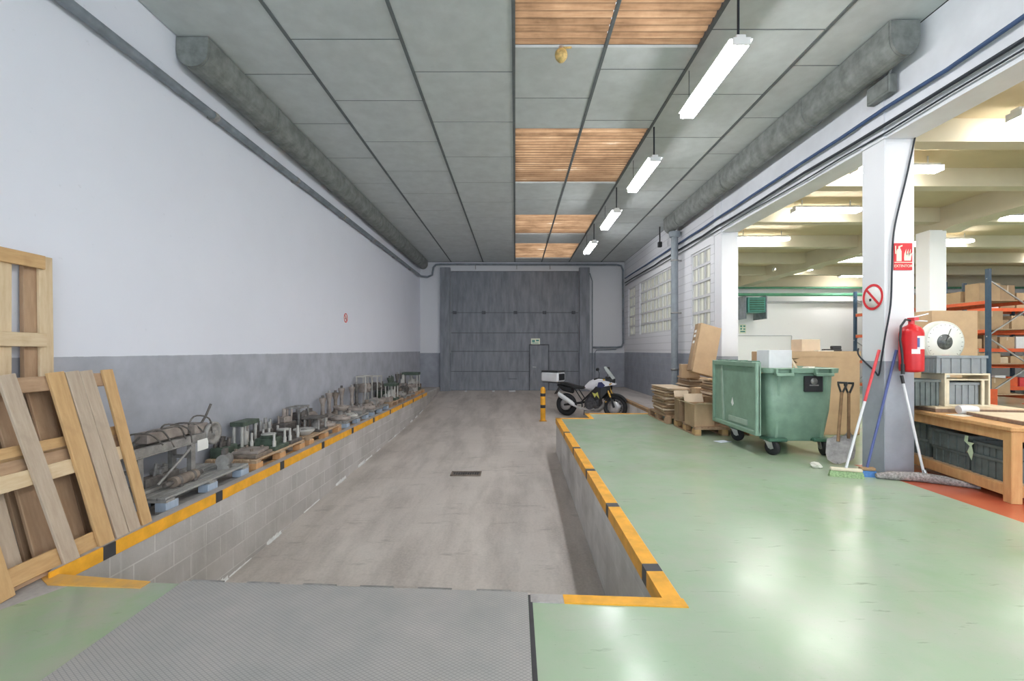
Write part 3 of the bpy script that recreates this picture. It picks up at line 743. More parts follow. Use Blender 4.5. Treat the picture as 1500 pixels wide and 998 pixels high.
def roller(t, r, l, m1, m2):
    MB().tube([(0, -l / 2, r), (0, l / 2, r)], r, 20).build('drum', m1, t)
    b = MB().cyl((0, -l / 2 - .09, r), (0, l / 2 + .09, r), r * .4, 14); b.build('axle', m2, t)
    b = MB()
    for s in (-1, 1): b.cyl((0, s * l * .3 - .015, r), (0, s * l * .3 + .015, r), r * 1.0 + .001, 20); b.bb(-r, r, s * l * .3 - .02, s * l * .3 + .02, 0, r * .5)
    b.build('cradle', m2, t)
def bracket(t, w, l, h, m1, m2):
    b = MB(); q = .025
    for x in (-1, 1):
        b.bar((x * w / 2, -l / 2, q / 2), (x * w / 2, l / 2, q / 2), q, q)
        b.bar((x * w / 2, -l / 2, h), (x * w / 2, l / 2, h), q, q)
        for y in (-1, 1): b.bar((x * w / 2, y * (l / 2 - q), 0), (x * w / 2, y * (l / 2 - q), h), q, q)
    for y in (-1, 1): b.bar((-w / 2, y * (l / 2 - q), h), (w / 2, y * (l / 2 - q), h), q, q); b.bar((-w / 2, y * (l / 2 - q), q / 2), (w / 2, y * (l / 2 - q), q / 2), q, q)
    b.build('frame', m1, t)
    b = MB().bb(-w * .45, w * .45, -l * .2, l * .25, h * .45, h * .75); b.build('gearbox', m2, t, .01)
    MB().cyl((-w * .7, 0, h * .6), (w * .7, 0, h * .6), .025, 12).build('shaft', m1, t)
    MB().lathe([(.09, -.015), (.09, .015), (.04, .02)], (w * .55, 0, h * .6), (0, PI / 2, 0), n=20).build('pulley', m2, t)
def pan(t, r, h, m1, m2):
    MB().lathe([(r * .55, 0), (r, h * .7), (r, h), (r * .93, h), (r * .5, h * .3), (.01, h * .25)], n=28).build('dish', m1, t)
    MB().lathe([(r * .3, h * .25), (r * .28, h * .9), (r * .1, h), (.01, h)], n=16).build('boss', m2, t)
def heap(t, w, l, h, m1, m2, sd=1):
    r = random.Random(sd)
    b = MB(); b.bb(-w / 2, w / 2, -l / 2, l / 2, 0, h * .5); b.build('body', m1, t, .012)
    b = MB()
    for k in range(5):
        x, y = r.uniform(-.35, .35) * w, r.uniform(-.35, .35) * l
        b.cyl((x, y, h * .5), (x + r.uniform(-.02, .02), y, h * r.uniform(.75, 1.1)), r.uniform(.012, .03), 10)
    b.build('stud', m2, t)
    MB().box((0, 0, h * .62), (w * .6, l * .4, h * .24), (0, 0, r.uniform(-.3, .3))).build('cap', m2, t, .01)
KD = {'flange': ('round bolted flange', 'flange'), 'dieset': ('die set with four bright posts', 'die set'), 'press': ('small four-post press frame', 'press'),
      'peg': ('flared upright spindle', 'spindle'), 'motor': ('finned electric motor', 'motor'), 'plates': ('pair of stacked steel plates', 'plates'),
      'roller': ('roller on its cradle', 'roller'), 'bracket': ('open bar frame with gearbox', 'machine frame'), 'pan': ('shallow round metal dish', 'dish'), 'heap': ('studded machine block', 'machine part')}
MN = {'iron_dirty': 'black grimy', 'iron_brown': 'rusty brown', 'iron_grey': 'grey', 'iron_green': 'dark green', 'iron_white': 'whitish', 'iron_taupe': 'dusty taupe', 'steel_dull': 'dull steel'}
def part(kind, pal, x, y, m1, m2, where, rot=0, z=0, **k):
    nm = {'flange': 'machine_flange', 'dieset': 'die_set', 'press': 'post_press', 'peg': 'spindle', 'motor': 'electric_motor', 'plates': 'steel_plates', 'roller': 'machine_roller', 'bracket': 'gearbox_frame', 'pan': 'metal_dish', 'heap': 'machine_block'}[kind]
    t = thing(nm, '%s %s, %s, %s ledge pallet' % (MN[m1], KD[kind][0], where, ORD[pal]), KD[kind][1], (PX0 + PW / 2 + x, PY[pal] + y, PZ + z), rot)
    globals()[kind](t, m1=m1, m2=m2, **k)
# the long machine bed on the first pallet
t = thing('machine_bed', 'long grey machine bed on legs with flywheel on the nearest ledge pallet', 'machine', (PX0 + .3, PY[0], PZ))
b = MB()
for x in (-.2, -.02): b.bb(x, x + .05, -.05, 1.0, .33, .40)
b.bb(-.2, .03, -.05, 1.0, .315, .33)
b.build('rail', 'iron_grey', t, .004)
for y in (.02, .66):
    b = MB()
    for x in (-.19, 0): b.bb(x - .012, x + .032, y, y + .06, .03, .315)
    b.bb(-.2, .03, y + .015, y + .045, .18, .21); b.build('leg', 'iron_grey', t)
b = MB()
for x in (-.21, -.02): b.bb(x, x + .07, -.05, .82, 0, .03)
b.build('skid', 'iron_grey', t, .003)
MB().lathe([(.02, -.03), (.11, -.03), (.12, -.015), (.12, .02), (.095, .02), (.09, -.0), (.03, .0), (.03, .04)], (.02, 1.0, .37), (0, PI / 2, 0), n=24).build('flywheel', 'iron_grey', t)
b = MB().box((-.09, .45, .46), (.13, .5, .1)); b.box((-.1, .88, .44), (.18, .2, .1)); b.build('carriage', 'iron_taupe', t, .01)
for sd in range(6):
    r = random.Random(sd); y = .02 + sd * .15
    MB().tube(smooth([(-.12 + r.uniform(-.05, .05), y, .41), (-.1 + r.uniform(-.06, .06), y + r.uniform(-.04, .1), .5 + r.uniform(0, .07)), (.0 + r.uniform(-.04, .05), y + .16, .5 + r.uniform(-.02, .04)), (.03, y + r.uniform(.2, .3), .42 - r.uniform(0, .1))]), .008, 6).build('cable', 'iron_dirty', t)
MB().tube([(-.04, .9, .48), (-.02, .95, .56), (.0, 1.0, .68)], .012, 6).build('lever', 'iron_dirty', t)
MB().tube([(.06, .2, .05), (.075, .5, .24), (.06, .62, .30)], .012, 8).build('brace', 'iron_grey', t)
MB().bb(.035, .04, .74, .9, .23, .34).build('paper_tag', 'sign_white', t)
part('roller', 0, .14, .42, 'iron_brown', 'iron_dirty', 'under the machine bed', z=0, r=.05, l=.3)
part('heap', 0, -.08, .4, 'iron_dirty', 'steel_dull', 'under machine bed by the wall', w=.1, l=.4, h=.2)
part('motor', 0, .17, .97, 'iron_grey', 'iron_dirty', 'past the machine bed', rot=.3, r=.06, l=.16)
# second pallet
part('plates', 1, .085, .22, 'iron_brown', 'iron_taupe', 'at its near end', w=.37, l=.36, h=.1)
part('dieset', 1, .1, .62, 'iron_green', 'iron_white', 'in the middle', w=.36, l=.34, h=.28)
part('press', 1, -.19, .6, 'iron_green', 'iron_white', 'against the wall', w=.17, l=.36, h=.36)
part('dieset', 1, .1, 1.0, 'iron_dirty', 'iron_white', 'at its far end', w=.36, l=.3, h=.27)
part('heap', 1, -.19, 1.0, 'iron_dirty', 'steel_dull', 'far corner by wall', w=.17, l=.28, h=.34, sd=2)
part('heap', 1, -.2, .2, 'iron_green', 'iron_dirty', 'near corner by wall', w=.15, l=.3, h=.24, sd=3)
# third
part('pan', 2, .12, .2, 'iron_white', 'iron_grey', 'near kerb corner', r=.15, h=.09)
part('press', 2, .12, .58, 'iron_dirty', 'iron_grey', 'middle beside kerb', w=.28, l=.32, h=.22)
part('flange', 2, .1, .98, 'iron_taupe', 'iron_white', 'far kerb corner', r=.17, h=.13)
part('heap', 2, -.18, .22, 'iron_dirty', 'iron_taupe', 'near end by the wall', w=.2, l=.34, h=.36, sd=4)
part('bracket', 2, -.17, .62, 'steel_dull', 'iron_dirty', 'middle by the wall', w=.18, l=.36, h=.36)
part('motor', 2, -.17, 1.0, 'iron_taupe', 'iron_dirty', 'far end by the wall', r=.1, l=.26)
# fourth
part('flange', 3, .1, .2, 'iron_taupe', 'iron_grey', 'near kerb corner', r=.18, h=.16)
part('flange', 3, .11, .58, 'iron_white', 'iron_taupe', 'middle beside kerb', r=.17, h=.12)
part('plates', 3, .1, .98, 'iron_grey', 'iron_taupe', 'far kerb corner', w=.34, l=.34, h=.18, rot=.1)
part('peg', 3, -.19, .14, 'iron_taupe', 'iron_dirty', 'nearest of four by wall', r=.1, h=.4)
part('peg', 3, -.19, .42, 'iron_taupe', 'iron_grey', 'second of four by wall', r=.1, h=.46)
part('peg', 3, -.19, .72, 'iron_brown', 'iron_dirty', 'third of four by wall', r=.1, h=.44)
part('peg', 3, -.19, 1.02, 'iron_taupe', 'iron_dirty', 'farthest of four by wall', r=.1, h=.5)
part('pan', 3, .11, .22, 'iron_taupe', 'iron_brown', 'lying on the near flange', r=.14, h=.08, z=.17)
# fifth
part('flange', 4, .1, .2, 'iron_taupe', 'iron_brown', 'near kerb corner', r=.18, h=.2)
part('roller', 4, .12, .6, 'iron_grey', 'iron_taupe', 'middle beside kerb', r=.1, l=.26)
part('pan', 4, .14, 1.0, 'iron_taupe', 'iron_grey', 'far kerb corner', r=.13, h=.14)
part('peg', 4, -.19, .14, 'iron_taupe', 'iron_grey', 'nearer of two by wall', r=.1, h=.48)
part('peg', 4, -.19, .42, 'iron_dirty', 'iron_grey', 'farther of two by wall', r=.1, h=.52)
part('bracket', 4, -.17, .88, 'iron_white', 'iron_taupe', 'tall at far end by wall', w=.2, l=.5, h=.66)
# sixth
part('heap', 5, .13, .22, 'iron_taupe', 'iron_white', 'near kerb corner', w=.22, l=.32, h=.24, sd=5)
part('press', 5, .13, .64, 'iron_green', 'iron_white', 'middle beside the kerb', w=.3, l=.34, h=.42)
part('flange', 5, .1, 1.0, 'iron_brown', 'iron_grey', 'far kerb corner', r=.16, h=.2)
part('bracket', 5, -.17, .25, 'iron_white', 'iron_dirty', 'near end by the wall', w=.22, l=.38, h=.62)
part('heap', 5, -.18, .92, 'iron_green', 'iron_dirty', 'far end by the wall', w=.2, l=.4, h=.44, sd=6)
# seventh
part('flange', 6, .1, .2, 'iron_grey', 'iron_brown', 'near kerb corner', r=.17, h=.22)
part('motor', 6, .1, .62, 'iron_dirty', 'iron_grey', 'middle beside the kerb', r=.11, l=.3)
part('plates', 6, .1, 1.0, 'iron_taupe', 'iron_grey', 'far kerb corner', w=.32, l=.32, h=.2)
part('peg', 6, -.18, .18, 'iron_green', 'iron_dirty', 'near end by the wall', r=.11, h=.5)
part('heap', 6, -.18, .58, 'iron_dirty', 'iron_green', 'middle by the wall', w=.2, l=.36, h=.5, sd=8)
part('peg', 6, -.18, .98, 'iron_dirty', 'iron_grey', 'far end by the wall', r=.1, h=.56)
# eighth
part('plates', 7, .1, .2, 'iron_white', 'iron_taupe', 'near kerb corner', w=.3, l=.32, h=.3)
part('press', 7, -.02, .66, 'iron_green', 'iron_white', 'in the middle', w=.5, l=.4, h=.56)
part('heap', 7, .0, 1.02, 'iron_brown', 'iron_white', 'far end', w=.4, l=.26, h=.34, sd=9)
part('heap', 7, -.18, .2, 'iron_taupe', 'iron_white', 'near end by the wall', w=.2, l=.34, h=.5, sd=10)

# ------------------------------------------------------------------ bollard, drain
t = thing('bollard', 'orange bollard with black bands beside the ramp edge', 'bollard', (.76, 12.57, ramp_z(12.57)))
def boll(z0, z1): return MB().lathe([(.07, z0), (.07, z1)], n=20)
MB().lathe([(.07, 0), (.07, .86), (.062, .905), (.035, .935), (.003, .945)], n=24).build('post', 'yellow_paint', t)
for z in (.36, .68): MB().lathe([(.0715, z), (.0715, z + .085)], n=24).build('band', 'black_paint', t)
MB().bb(-.1, .1, -.1, .1, 0, .012).build('base_plate', 'yellow_worn', t)
t = thing('drain_grate', 'dark drain grate set in the middle of the concrete ramp', 'drain', (-.85, 7.85, ramp_z(7.85)))
b = MB()
for i in range(12): b.bb(-.22 + i * .04 - .01, -.22 + i * .04 + .01, -.1, .1, .003, .014)
b.build('bar', 'iron_dirty', t)
b = MB().bb(-.26, .26, -.13, -.1, .001, .016); b.bb(-.26, .26, .1, .13, .001, .016); b.bb(-.26, -.235, -.1, .1, .001, .016); b.bb(.235, .26, -.1, .1, .001, .016); b.build('frame', 'iron_brown', t)
MB().bb(-.235, .235, -.1, .1, .0005, .003).build('sump', 'ink', t)

for x, wd, lab_ in ((-.12, .24, 'widest white piece standing in for daylight under the grey door'), (-.82, .09, 'small white piece for daylight under the door, middle of three'), (-1.85, .08, 'small white piece for daylight under the door, nearest the left ledge')):  # white pieces stand in for daylight through the gap under the door
    gap_light_at = (x, 16.95, ramp_z(16.95)); b = MB().at(gap_light_at, (0, 0, .1)); b.hexa([(-wd / 2, -.06, .002), (wd / 2, -.07, .002), (wd / 2, .05, .004), (-wd / 2, .06, .002), (-wd / 2, -.06, .006), (wd / 2, -.07, .006), (wd / 2, .05, .05), (-wd / 2, .06, .04)])
    tag(b.build('paper_or_daylight_bit', 'white_card'), lab_, 'paper')

# ------------------------------------------------------------------ motorcycle (x forward, z up, rear axle over x=0)
t = thing('motorcycle', 'white and black adventure motorcycle with a top case parked on the ramp', 'motorcycle', (1.50, 13.35, ramp_z(13.3) - .0), R(-34))
MC = t
def ell(x, w, z0, z1, n=14, p=2.6, yo=0):
    r = []
    for k in range(n):
        a = 2 * PI * k / n; c, s = math.cos(a), math.sin(a)
        r.append((x, yo + w / 2 * math.copysign(abs(c) ** (2 / p), c), (z0 + z1) / 2 + (z1 - z0) / 2 * math.copysign(abs(s) ** (2 / p), s)))
    return r
def wheel(nm, x, Rr, tw):
    wz = Rr
    b = MB().torus((x, 0, wz), Rr - tw / 2, tw / 2, (PI / 2, 0, 0), 36, 10)
    o = b.build(nm, 'rubber', t)
    b = MB().torus((x, 0, wz), Rr - tw, .018, (PI / 2, 0, 0), 32, 6); b.cyl((x, -.07, wz), (x, .07, wz), .045, 14)
    b.build('rim', 'bike_engine', o)
    b = MB()
    for k in range(10):
        a = 2 * PI * k / 10
        for s in (-1, 1): b.bar((x + .04 * math.cos(a), s * .03, wz + .04 * math.sin(a)), (x + (Rr - tw) * math.cos(a + .12 * s), s * .008, wz + (Rr - tw) * math.sin(a + .12 * s)), .012, .012, (0, 1, 0))
    b.build('spoke', 'bike_engine', o)
    b = MB()
    for s in (-1, 1): b.lathe([(.07, -.003), (Rr * .5, -.003), (Rr * .5, .003), (.07, .003)], (x, s * .075, wz), (PI / 2, 0, 0), n=28)
    b.build('brake_disc', 'steel', o)
    return o
wheel('rear_wheel', 0, .33, .15); wheel('front_wheel', 1.5, .345, .11)
b = MB()
for s in (-1, 1): b.tube([(1.5, s * .1, .345), (1.40, s * .1, .62)], .03, 12)
b.build('fork_lower', 'bike_black', t)
b = MB()
for s in (-1, 1): b.tube([(1.41, s * .1, .60), (1.20, s * .1, 1.12)], .026, 12)
b.build('fork_tube', 'bike_gold', t)
b = MB(); a0 = 1.5
rr = [[(a0 + .385 * math.cos(a), y, .345 + .385 * math.sin(a) + z) for y, z in ((-.075, -.05), (-.05, 0), (.05, 0), (.075, -.05))] for a in [R(d) for d in range(35, 150, 12)]]
b.rings(rr, True); b.build('front_fender', 'bike_black', t)
b = MB(); b.rings([ell(.62, .2, .28, .5), ell(.74, .3, .22, .66), ell(.92, .34, .22, .70), ell(1.06, .26, .26, .68)]); b.cyl((.82, -.2, .36), (.82, .2, .36), .11, 18); b.cyl((.98, -.19, .42), (.98, .19, .42), .07, 18); b.build('engine', 'bike_engine', t)
b = MB().rings([ell(.6, .24, .17, .26), ell(1.05, .26, .19, .32), ell(1.2, .18, .34, .5)]); b.build('skid_plate', 'steel_dull', t)
b = MB()
for s in (-1, 1):
    b.tube([(1.18, s * .05, 1.02), (.9, s * .14, .78), (.55, s * .12, .46), (.55, s * .1, .3)], .024, 8)
    b.tube([(.75, s * .1, .86), (.3, s * .11, .84), (-.12, s * .1, .92)], .018, 8)
    b.tube([(.3, s * .11, .84), (.55, s * .12, .5)], .016, 8)
b.build('frame', 'bike_black', t)
b = MB()
for s in (-1, 1): b.bar((.55, s * .11, .42), (0, s * .11, .33), .03, .06)
b.cyl((0, -.13, .33), (0, .13, .33), .025, 10); b.build('swingarm', 'bike_black', t)
b = MB().rings([ell(.62, .2, .80, .92), ell(.76, .34, .78, 1.05), ell(.95, .38, .76, 1.14), ell(1.12, .3, .82, 1.14), ell(1.2, .18, .9, 1.08)]); b.build('fuel_tank', 'bike_white', t)
b = MB()
for s in (-1, 1):
    b.rings([[(x, s * y, z0), (x, s * (y + .03), z0), (x, s * (y + .03), z1), (x, s * y, z1)] for x, y, z0, z1 in ((.86, .15, .62, .74), (1.0, .17, .52, .9), (1.16, .17, .58, 1.0), (1.3, .12, .74, .98), (1.38, .06, .84, .94))], True, False)
b.build('side_fairing', 'bike_black', t)
b = MB()
for s in (-1, 1): b.rings([[(x, s * y, z0), (x, s * (y + .02), z0), (x, s * (y + .02), z1), (x, s * y, z1)] for x, y, z0, z1 in ((.98, .195, .93, .98), (1.1, .2, .90, 1.04), (1.26, .16, .92, 1.08), (1.42, .09, .95, 1.04), (1.52, .03, .97, 1.0))], True, False)
b.build('fairing_panel', 'bike_white', t)
b = MB()
for s in (-1, 1): b.prism([(.9, .74), (.98, .60), (1.03, .67), (1.12, .57), (1.07, .76), (1.0, .71)], s * .203, s * .206, 1)
b.build('decal', 'bike_lime', t)
b = MB()
for s in (-1, 1): b.prism([(1.06, .9), (1.2, .88), (1.3, .95), (1.2, 1.04), (1.1, 1.03)], s * .222, s * .226, 1)
b.build('tank_patch', 'bike_blue', t)
b = MB().rings([ell(1.26, .26, .98, 1.16), ell(1.4, .26, .96, 1.2), ell(1.47, .16, 1.0, 1.14)]); b.build('headlight', 'bike_black', t)
b = MB().rings([[(1.47 - .26 * k, -w, 1.12 + .33 * k), (1.50 - .26 * k, 0, 1.14 + .33 * k), (1.47 - .26 * k, w, 1.12 + .33 * k), (1.46 - .26 * k, w, 1.12 + .33 * k), (1.485 - .26 * k, 0, 1.135 + .33 * k), (1.46 - .26 * k, -w, 1.12 + .33 * k)] for k, w in ((0, .12), (.35, .16), (.7, .15), (1, .1))]); b.build('windscreen', 'bike_visor', t)
b = MB().tube([(1.08, -.42, 1.12), (1.13, -.3, 1.15), (1.18, -.1, 1.13), (1.18, .1, 1.13), (1.13, .3, 1.15), (1.08, .42, 1.12)], .014, 8); hb = b.build('handlebar', 'bike_black', t)
b = MB()
for s in (-1, 1): b.tube([(1.07, s * .43, 1.12), (1.10, s * .31, 1.145)], .02, 10)
b.build('grip', 'rubber', hb)
for s in (-1, 1):
    b = MB().tube([(1.14, s * .28, 1.15), (1.17, s * .32, 1.28), (1.15, s * .36, 1.36)], .008, 6); b.rings([[(x, s * .37 + .07 * math.cos(a), 1.39 + .045 * math.sin(a)) for a in [2 * PI * k / 12 for k in range(12)]] for x in (1.12, 1.16)]); b.build('mirror', 'bike_black', t)
b = MB().rings([ell(-.18, .16, .9, .97), ell(.05, .24, .86, .98), ell(.35, .26, .80, .9), ell(.55, .24, .80, .89), ell(.72, .18, .84, .96)]); b.build('seat', 'bike_black', t)
b = MB().rings([ell(-.28, .12, .86, .92), ell(-.1, .22, .72, .92), ell(.2, .22, .66, .86)]); b.bar((-.2, 0, .86), (-.36, 0, .62), .16, .015); b.build('tail', 'bike_black', t)
b = MB().tube([(1.05, -.05, .35), (.8, -.16, .24), (.5, -.17, .27), (.32, -.18, .34)], .028, 10); b.build('exhaust_pipe', 'steel', t)
b = MB().rings([[(x, -.2 + rr * math.cos(2 * PI * k / 16), z + rr * 1.2 * math.sin(2 * PI * k / 16)) for k in range(16)] for x, z, rr in ((.35, .36, .04), (.28, .40, .06), (-.12, .62, .065), (-.16, .64, .05))]); b.build('muffler', 'case_silver', t)
MB().bar((.0, 0, .945), (-.55, 0, .96), .2, .02).build('rack', 'bike_black', t)
b = MB().rings([ell(-.74, .42, 1.0, 1.25, p=6, n=20), ell(-.70, .50, .975, 1.27, p=6, n=20), ell(-.20, .48, .975, 1.27, p=6, n=20), ell(-.16, .42, 1.0, 1.25, p=6, n=20)], True, False); tc = b.build('top_case', 'case_silver', t, .01)
MB().bb(-.73, -.17, -.23, .23, 1.268, 1.305).build('case_lid', 'bike_black', tc, .012)
MB().bb(-.162, -.15, -.17, .17, 1.03, 1.22).build('case_panel', 'bike_black', tc, .003)
MB().bb(-.68, -.24, -.2, .2, .962, .974).build('case_base', 'bike_black', tc, .003)
b = MB().tube([(.5, .14, .3), (.42, .3, .01)], .012, 8); b.build('kickstand', 'bike_black', t)
for s in (-1, 1): MB().tube([(.5, s * .14, .34), (.5, s * .26, .35)], .014, 8).build('footpeg', 'steel_dull', t)
b = MB()
for s in (-1, 1): b.tube([(1.42, s * .1, 1.0), (1.42, s * .2, .98)], .022, 8); b.tube([(1.3, s * .13, .50), (1.3, s * .19, .50)], .02, 10)
b.build('indicator', 'bike_gold', t)

# ------------------------------------------------------------------ wheeled green bin
BX, BYy = 3.30, 5.98; bw, bl = .95, 1.24
t = thing('waste_container', 'big green four-wheeled waste container with its lid hanging open', 'waste container', (BX, BYy, 0))
zt = 1.16; z0 = .22
b = MB()
def brect(ins, z): return [(ins, ins, z), (bw - ins, ins, z), (bw - ins, bl - ins, z), (ins, bl - ins, z)]
def rrect(i, z, r=.09, n=5):
    pts = []
    for cx, cy, a0 in ((i + r, i + r, 180), (bw - i - r, i + r, 270), (bw - i - r, bl - i - r, 0), (i + r, bl - i - r, 90)):
        for k in range(n): a = R(a0 + 90 * k / (n - 1)); pts.append((cx + r * math.cos(a), cy + r * math.sin(a), z))
    return pts
b.rings([rrect(.13, z0 - .04), rrect(.10, z0), rrect(.05, .6), rrect(.025, zt), rrect(.055, zt), rrect(.08, .6), rrect(.13, z0 + .05)]); b.build('body', 'bin_green', t)
b = MB(); b.rings([rrect(.025, zt - .07), rrect(-.02, zt - .06), rrect(-.025, zt), rrect(.03, zt + .005), rrect(.03, zt - .05)], False, False); b.rings([rrect(.025, zt - .07), rrect(.03, zt - .05)], False); b.build('rim', 'bin_green', t)
for x in (.2, .72):
    b = MB()
    for s in (-.1, .1): b.bb(x + s - .015, x + s + .015, -.075, -.012, zt - .09, zt - .0)
    b.bb(x - .115, x + .115, -.085, -.055, zt - .1, zt - .06); b.bb(x - .1, x + .1, -.07, -.02, zt - .012, zt); b.build('rim_lug', 'bin_green', t, .006)
for x in (.17, .78): b = MB(); b.hexa([(x - .012, .09, z0 - .02), (x + .03, .09, z0 - .02), (x + .03, .12, z0), (x - .012, .12, z0), (x - .012, .018, zt - .08), (x + .03, .018, zt - .08), (x + .03, .06, zt - .08), (x - .012, .06, zt - .08)]); b.build('rib', 'bin_green', t, .006)
b = MB().bb(.5, .74, -.004, .03, .85, 1.06); b.at((0, 0, 0), (R(-1.5), 0, 0)); b.build('label_plate', 'black_plastic', t, .006)
b = MB().lathe([(.0, 0), (.045, 0), (.045, .004), (.0, .004)], (.62, -.004, .99), (PI / 2, 0, 0), n=16); b.bb(.56, .68, -.008, -.004, .93, .945); b.build('emblem', 'steel_dull', t)
for x, y, sw in ((.12, .13, .5), (bw - .14, .12, -.1), (.12, bl - .15, .6), (bw - .14, bl - .15, .2)):
    wz = .1; b = MB().at((x, y, 0), (0, 0, sw)); b.lathe([(.03, -.03), (.075, -.03), (.1, -.018), (.1, .018), (.075, .03), (.03, .03)], (0, -.03, wz), (0, PI / 2, 0), n=24); w_ = b.build('wheel', 'rubber', t)
    b = MB().at((x, y, 0), (0, 0, sw)); b.cyl((-.045, -.03, wz), (.045, -.03, wz), .022, 10)
    for s in (-.042, .042): b.hexa([(s - .004, -.07, .09), (s + .004, -.07, .09), (s + .004, -.0, .09), (s - .004, -.0, .09), (s - .004, -.04, .185), (s + .004, -.04, .185), (s + .004, .05, .185), (s - .004, .05, .185)])
    b.bb(-.05, .05, -.05, .06, .18, .19); b.build('caster_fork', 'steel', w_)
b = MB(); b.bb(.05, .3, .03, .28, .185, .23); b.bb(bw - .3, bw - .05, .03, .28, .185, .23); b.bb(.05, .3, bl - .3, bl - .05, .185, .23); b.bb(bw - .3, bw - .05, bl - .3, bl - .05, .185, .23); b.build('caster_mount', 'bin_dark', t, .01)
# lid hanging on the side
b = MB().bb(-.115, -.08, -.0, bl + .08, .30, 1.2)
lid = b.build('lid', 'bin_green', t, .012)
b = MB(); 
for y0, y1, a, c in ((.0, .05, .27, 1.24), (bl + .03, bl + .08, .27, 1.24), (.05, bl + .03, .27, .33), (.05, bl + .03, 1.17, 1.24)): b.bb(-.145, -.07, y0, y1, a, c)
b.build('lid_edge', 'bin_green', lid, .008)
b = MB(); b.bb(-.13, -.116, .25, .8, .36, .44); b.build('lid_grip', 'bin_light', lid, .006)
b = MB().hexa([(-.125, .95, .34), (-.115, .95, .34), (-.115, 1.0, .34), (-.125, 1.0, .34), (-.125, 1.02, 1.18), (-.115, 1.02, 1.18), (-.115, 1.07, 1.18), (-.125, 1.07, 1.18)]); b.build('lid_rib', 'bin_light', lid)
for y in (.15, .45, .75, 1.05): MB().bb(-.13, .0, y, y + .12, 1.165, 1.255).build('lid_hinge', 'bin_dark', lid, .01)
MB().prism([(.66, .62), (.7, .58), (.74, .63), (.7, .71)], -.118, -.1165, 0).build('sticker', 'sign_white', lid)
# contents
def carton(name, label, loc, d, rotz=0, mat='cardboard', cat='box', open_=False, tilt=None, group=None, tape=True, flapmat=None):
    t = thing(name, label, cat, loc, rotz, group)
    if tilt: t.rotation_euler = (tilt[0], tilt[1], rotz)
    x, y, z = d[0] / 2, d[1] / 2, d[2]
    if not open_:
        MB().bb(-x, x, -y, y, 0, z).build('body', mat, t, .004)
        if tape:
            b = MB().bb(-.025, .025, -y - .001, y + .001, z, z + .002); b.bb(-.025, .025, -y - .002, -y - .0005, z * .7, z + .001); b.build('tape', 'cardboard_pale', t)
    else:
        w = .006; b = MB().bb(-x, x, -y, y, 0, w); b.bb(-x, -x + w, -y, y, w, z); b.bb(x - w, x, -y, y, w, z); b.bb(-x + w, x - w, -y, -y + w, w, z); b.bb(-x + w, x - w, y - w, y, w, z); b.build('body', mat, t)
        fm = flapmat or mat; f = min(x, y) * .9
        for k, (p0, p1, dr, ang) in enumerate((((-x, -y), (x, -y), (0, -1), 15), ((x, -y), (x, y), (1, 0), -25), ((x, y), (-x, y), (0, 1), 65), ((-x, y), (-x, -y), (-1, 0), 20))):
            ca, sa = math.cos(R(ang)) * f, math.sin(R(ang)) * f
            b = MB().hexa([(p0[0], p0[1], z - .004), (p1[0], p1[1], z - .004), (p1[0] + dr[0] * ca, p1[1] + dr[1] * ca, z - .004 + sa), (p0[0] + dr[0] * ca, p0[1] + dr[1] * ca, z - .004 + sa),
                           (p0[0], p0[1], z), (p1[0], p1[1], z), (p1[0] + dr[0] * ca, p1[1] + dr[1] * ca, z + sa), (p0[0] + dr[0] * ca, p0[1] + dr[1] * ca, z + sa)])
            b.build('flap', fm, t)
    return t
carton('carton', 'brown carton filling the bottom of the green waste container', (BX + .475, BYy + .62, .275), (.56, .84, .74), mat='cardboard_dark')
carton('white_box', 'white box sticking out of the top of the green container', (BX + .29, BYy + .34, 1.02), (.34, .26, .38), .12, 'white_card', tape=False)
carton('carton', 'brown carton with an open flap beside the white box in the container', (BX + .6, BYy + .78, 1.02), (.24, .3, .24), .4, 'cardboard', open_=True)
tag(MB().at((BX + .53, BYy + .27, 1.20), (.9, .5, .5)).bb(-.06, .06, -.14, .14, -.004, .004).build('cardboard_flap', 'cardboard_pale'), 'pale torn cardboard flap leaning on the white box', 'cardboard')
def crumple(name, label, loc, r, mat, cat, sq=.6, sd=0):
    import bmesh
    rn = random.Random(sd); bm = bmesh.new(); bmesh.ops.create_icosphere(bm, subdivisions=2, radius=r)
    for v in bm.verts:
        v.co *= rn.uniform(.6, 1.2); v.co.z = max(0, v.co.z * sq + r * .4)
    me = bpy.data.meshes.new(name); bm.to_mesh(me); bm.free(); me.materials.append(MATS[mat])
    o = bpy.data.objects.new(name, me); C.objects.link(o); o.location = loc; return tag(o, label, cat)
crumple('paper_or_daylight_bit', 'crumpled pale paper on top of the green container\'s rubbish', (BX + .76, BYy + .3, 1.02), .12, 'paper', 'paper', .9, 5)
crumple('paper_or_daylight_bit', 'crumpled yellowish paper on the green floor before the bin', (3.57, 5.42, .0), .07, 'paper', 'paper', .55, 2)
tag(MB().at((3.16, 6.95, .003), (0, .02, .4)).bb(-.11, .11, -.07, .07, 0, .004).build('paper_sheet', 'paper_blue'), 'pale blue paper sheet on the floor under the bin\'s lid', 'paper')

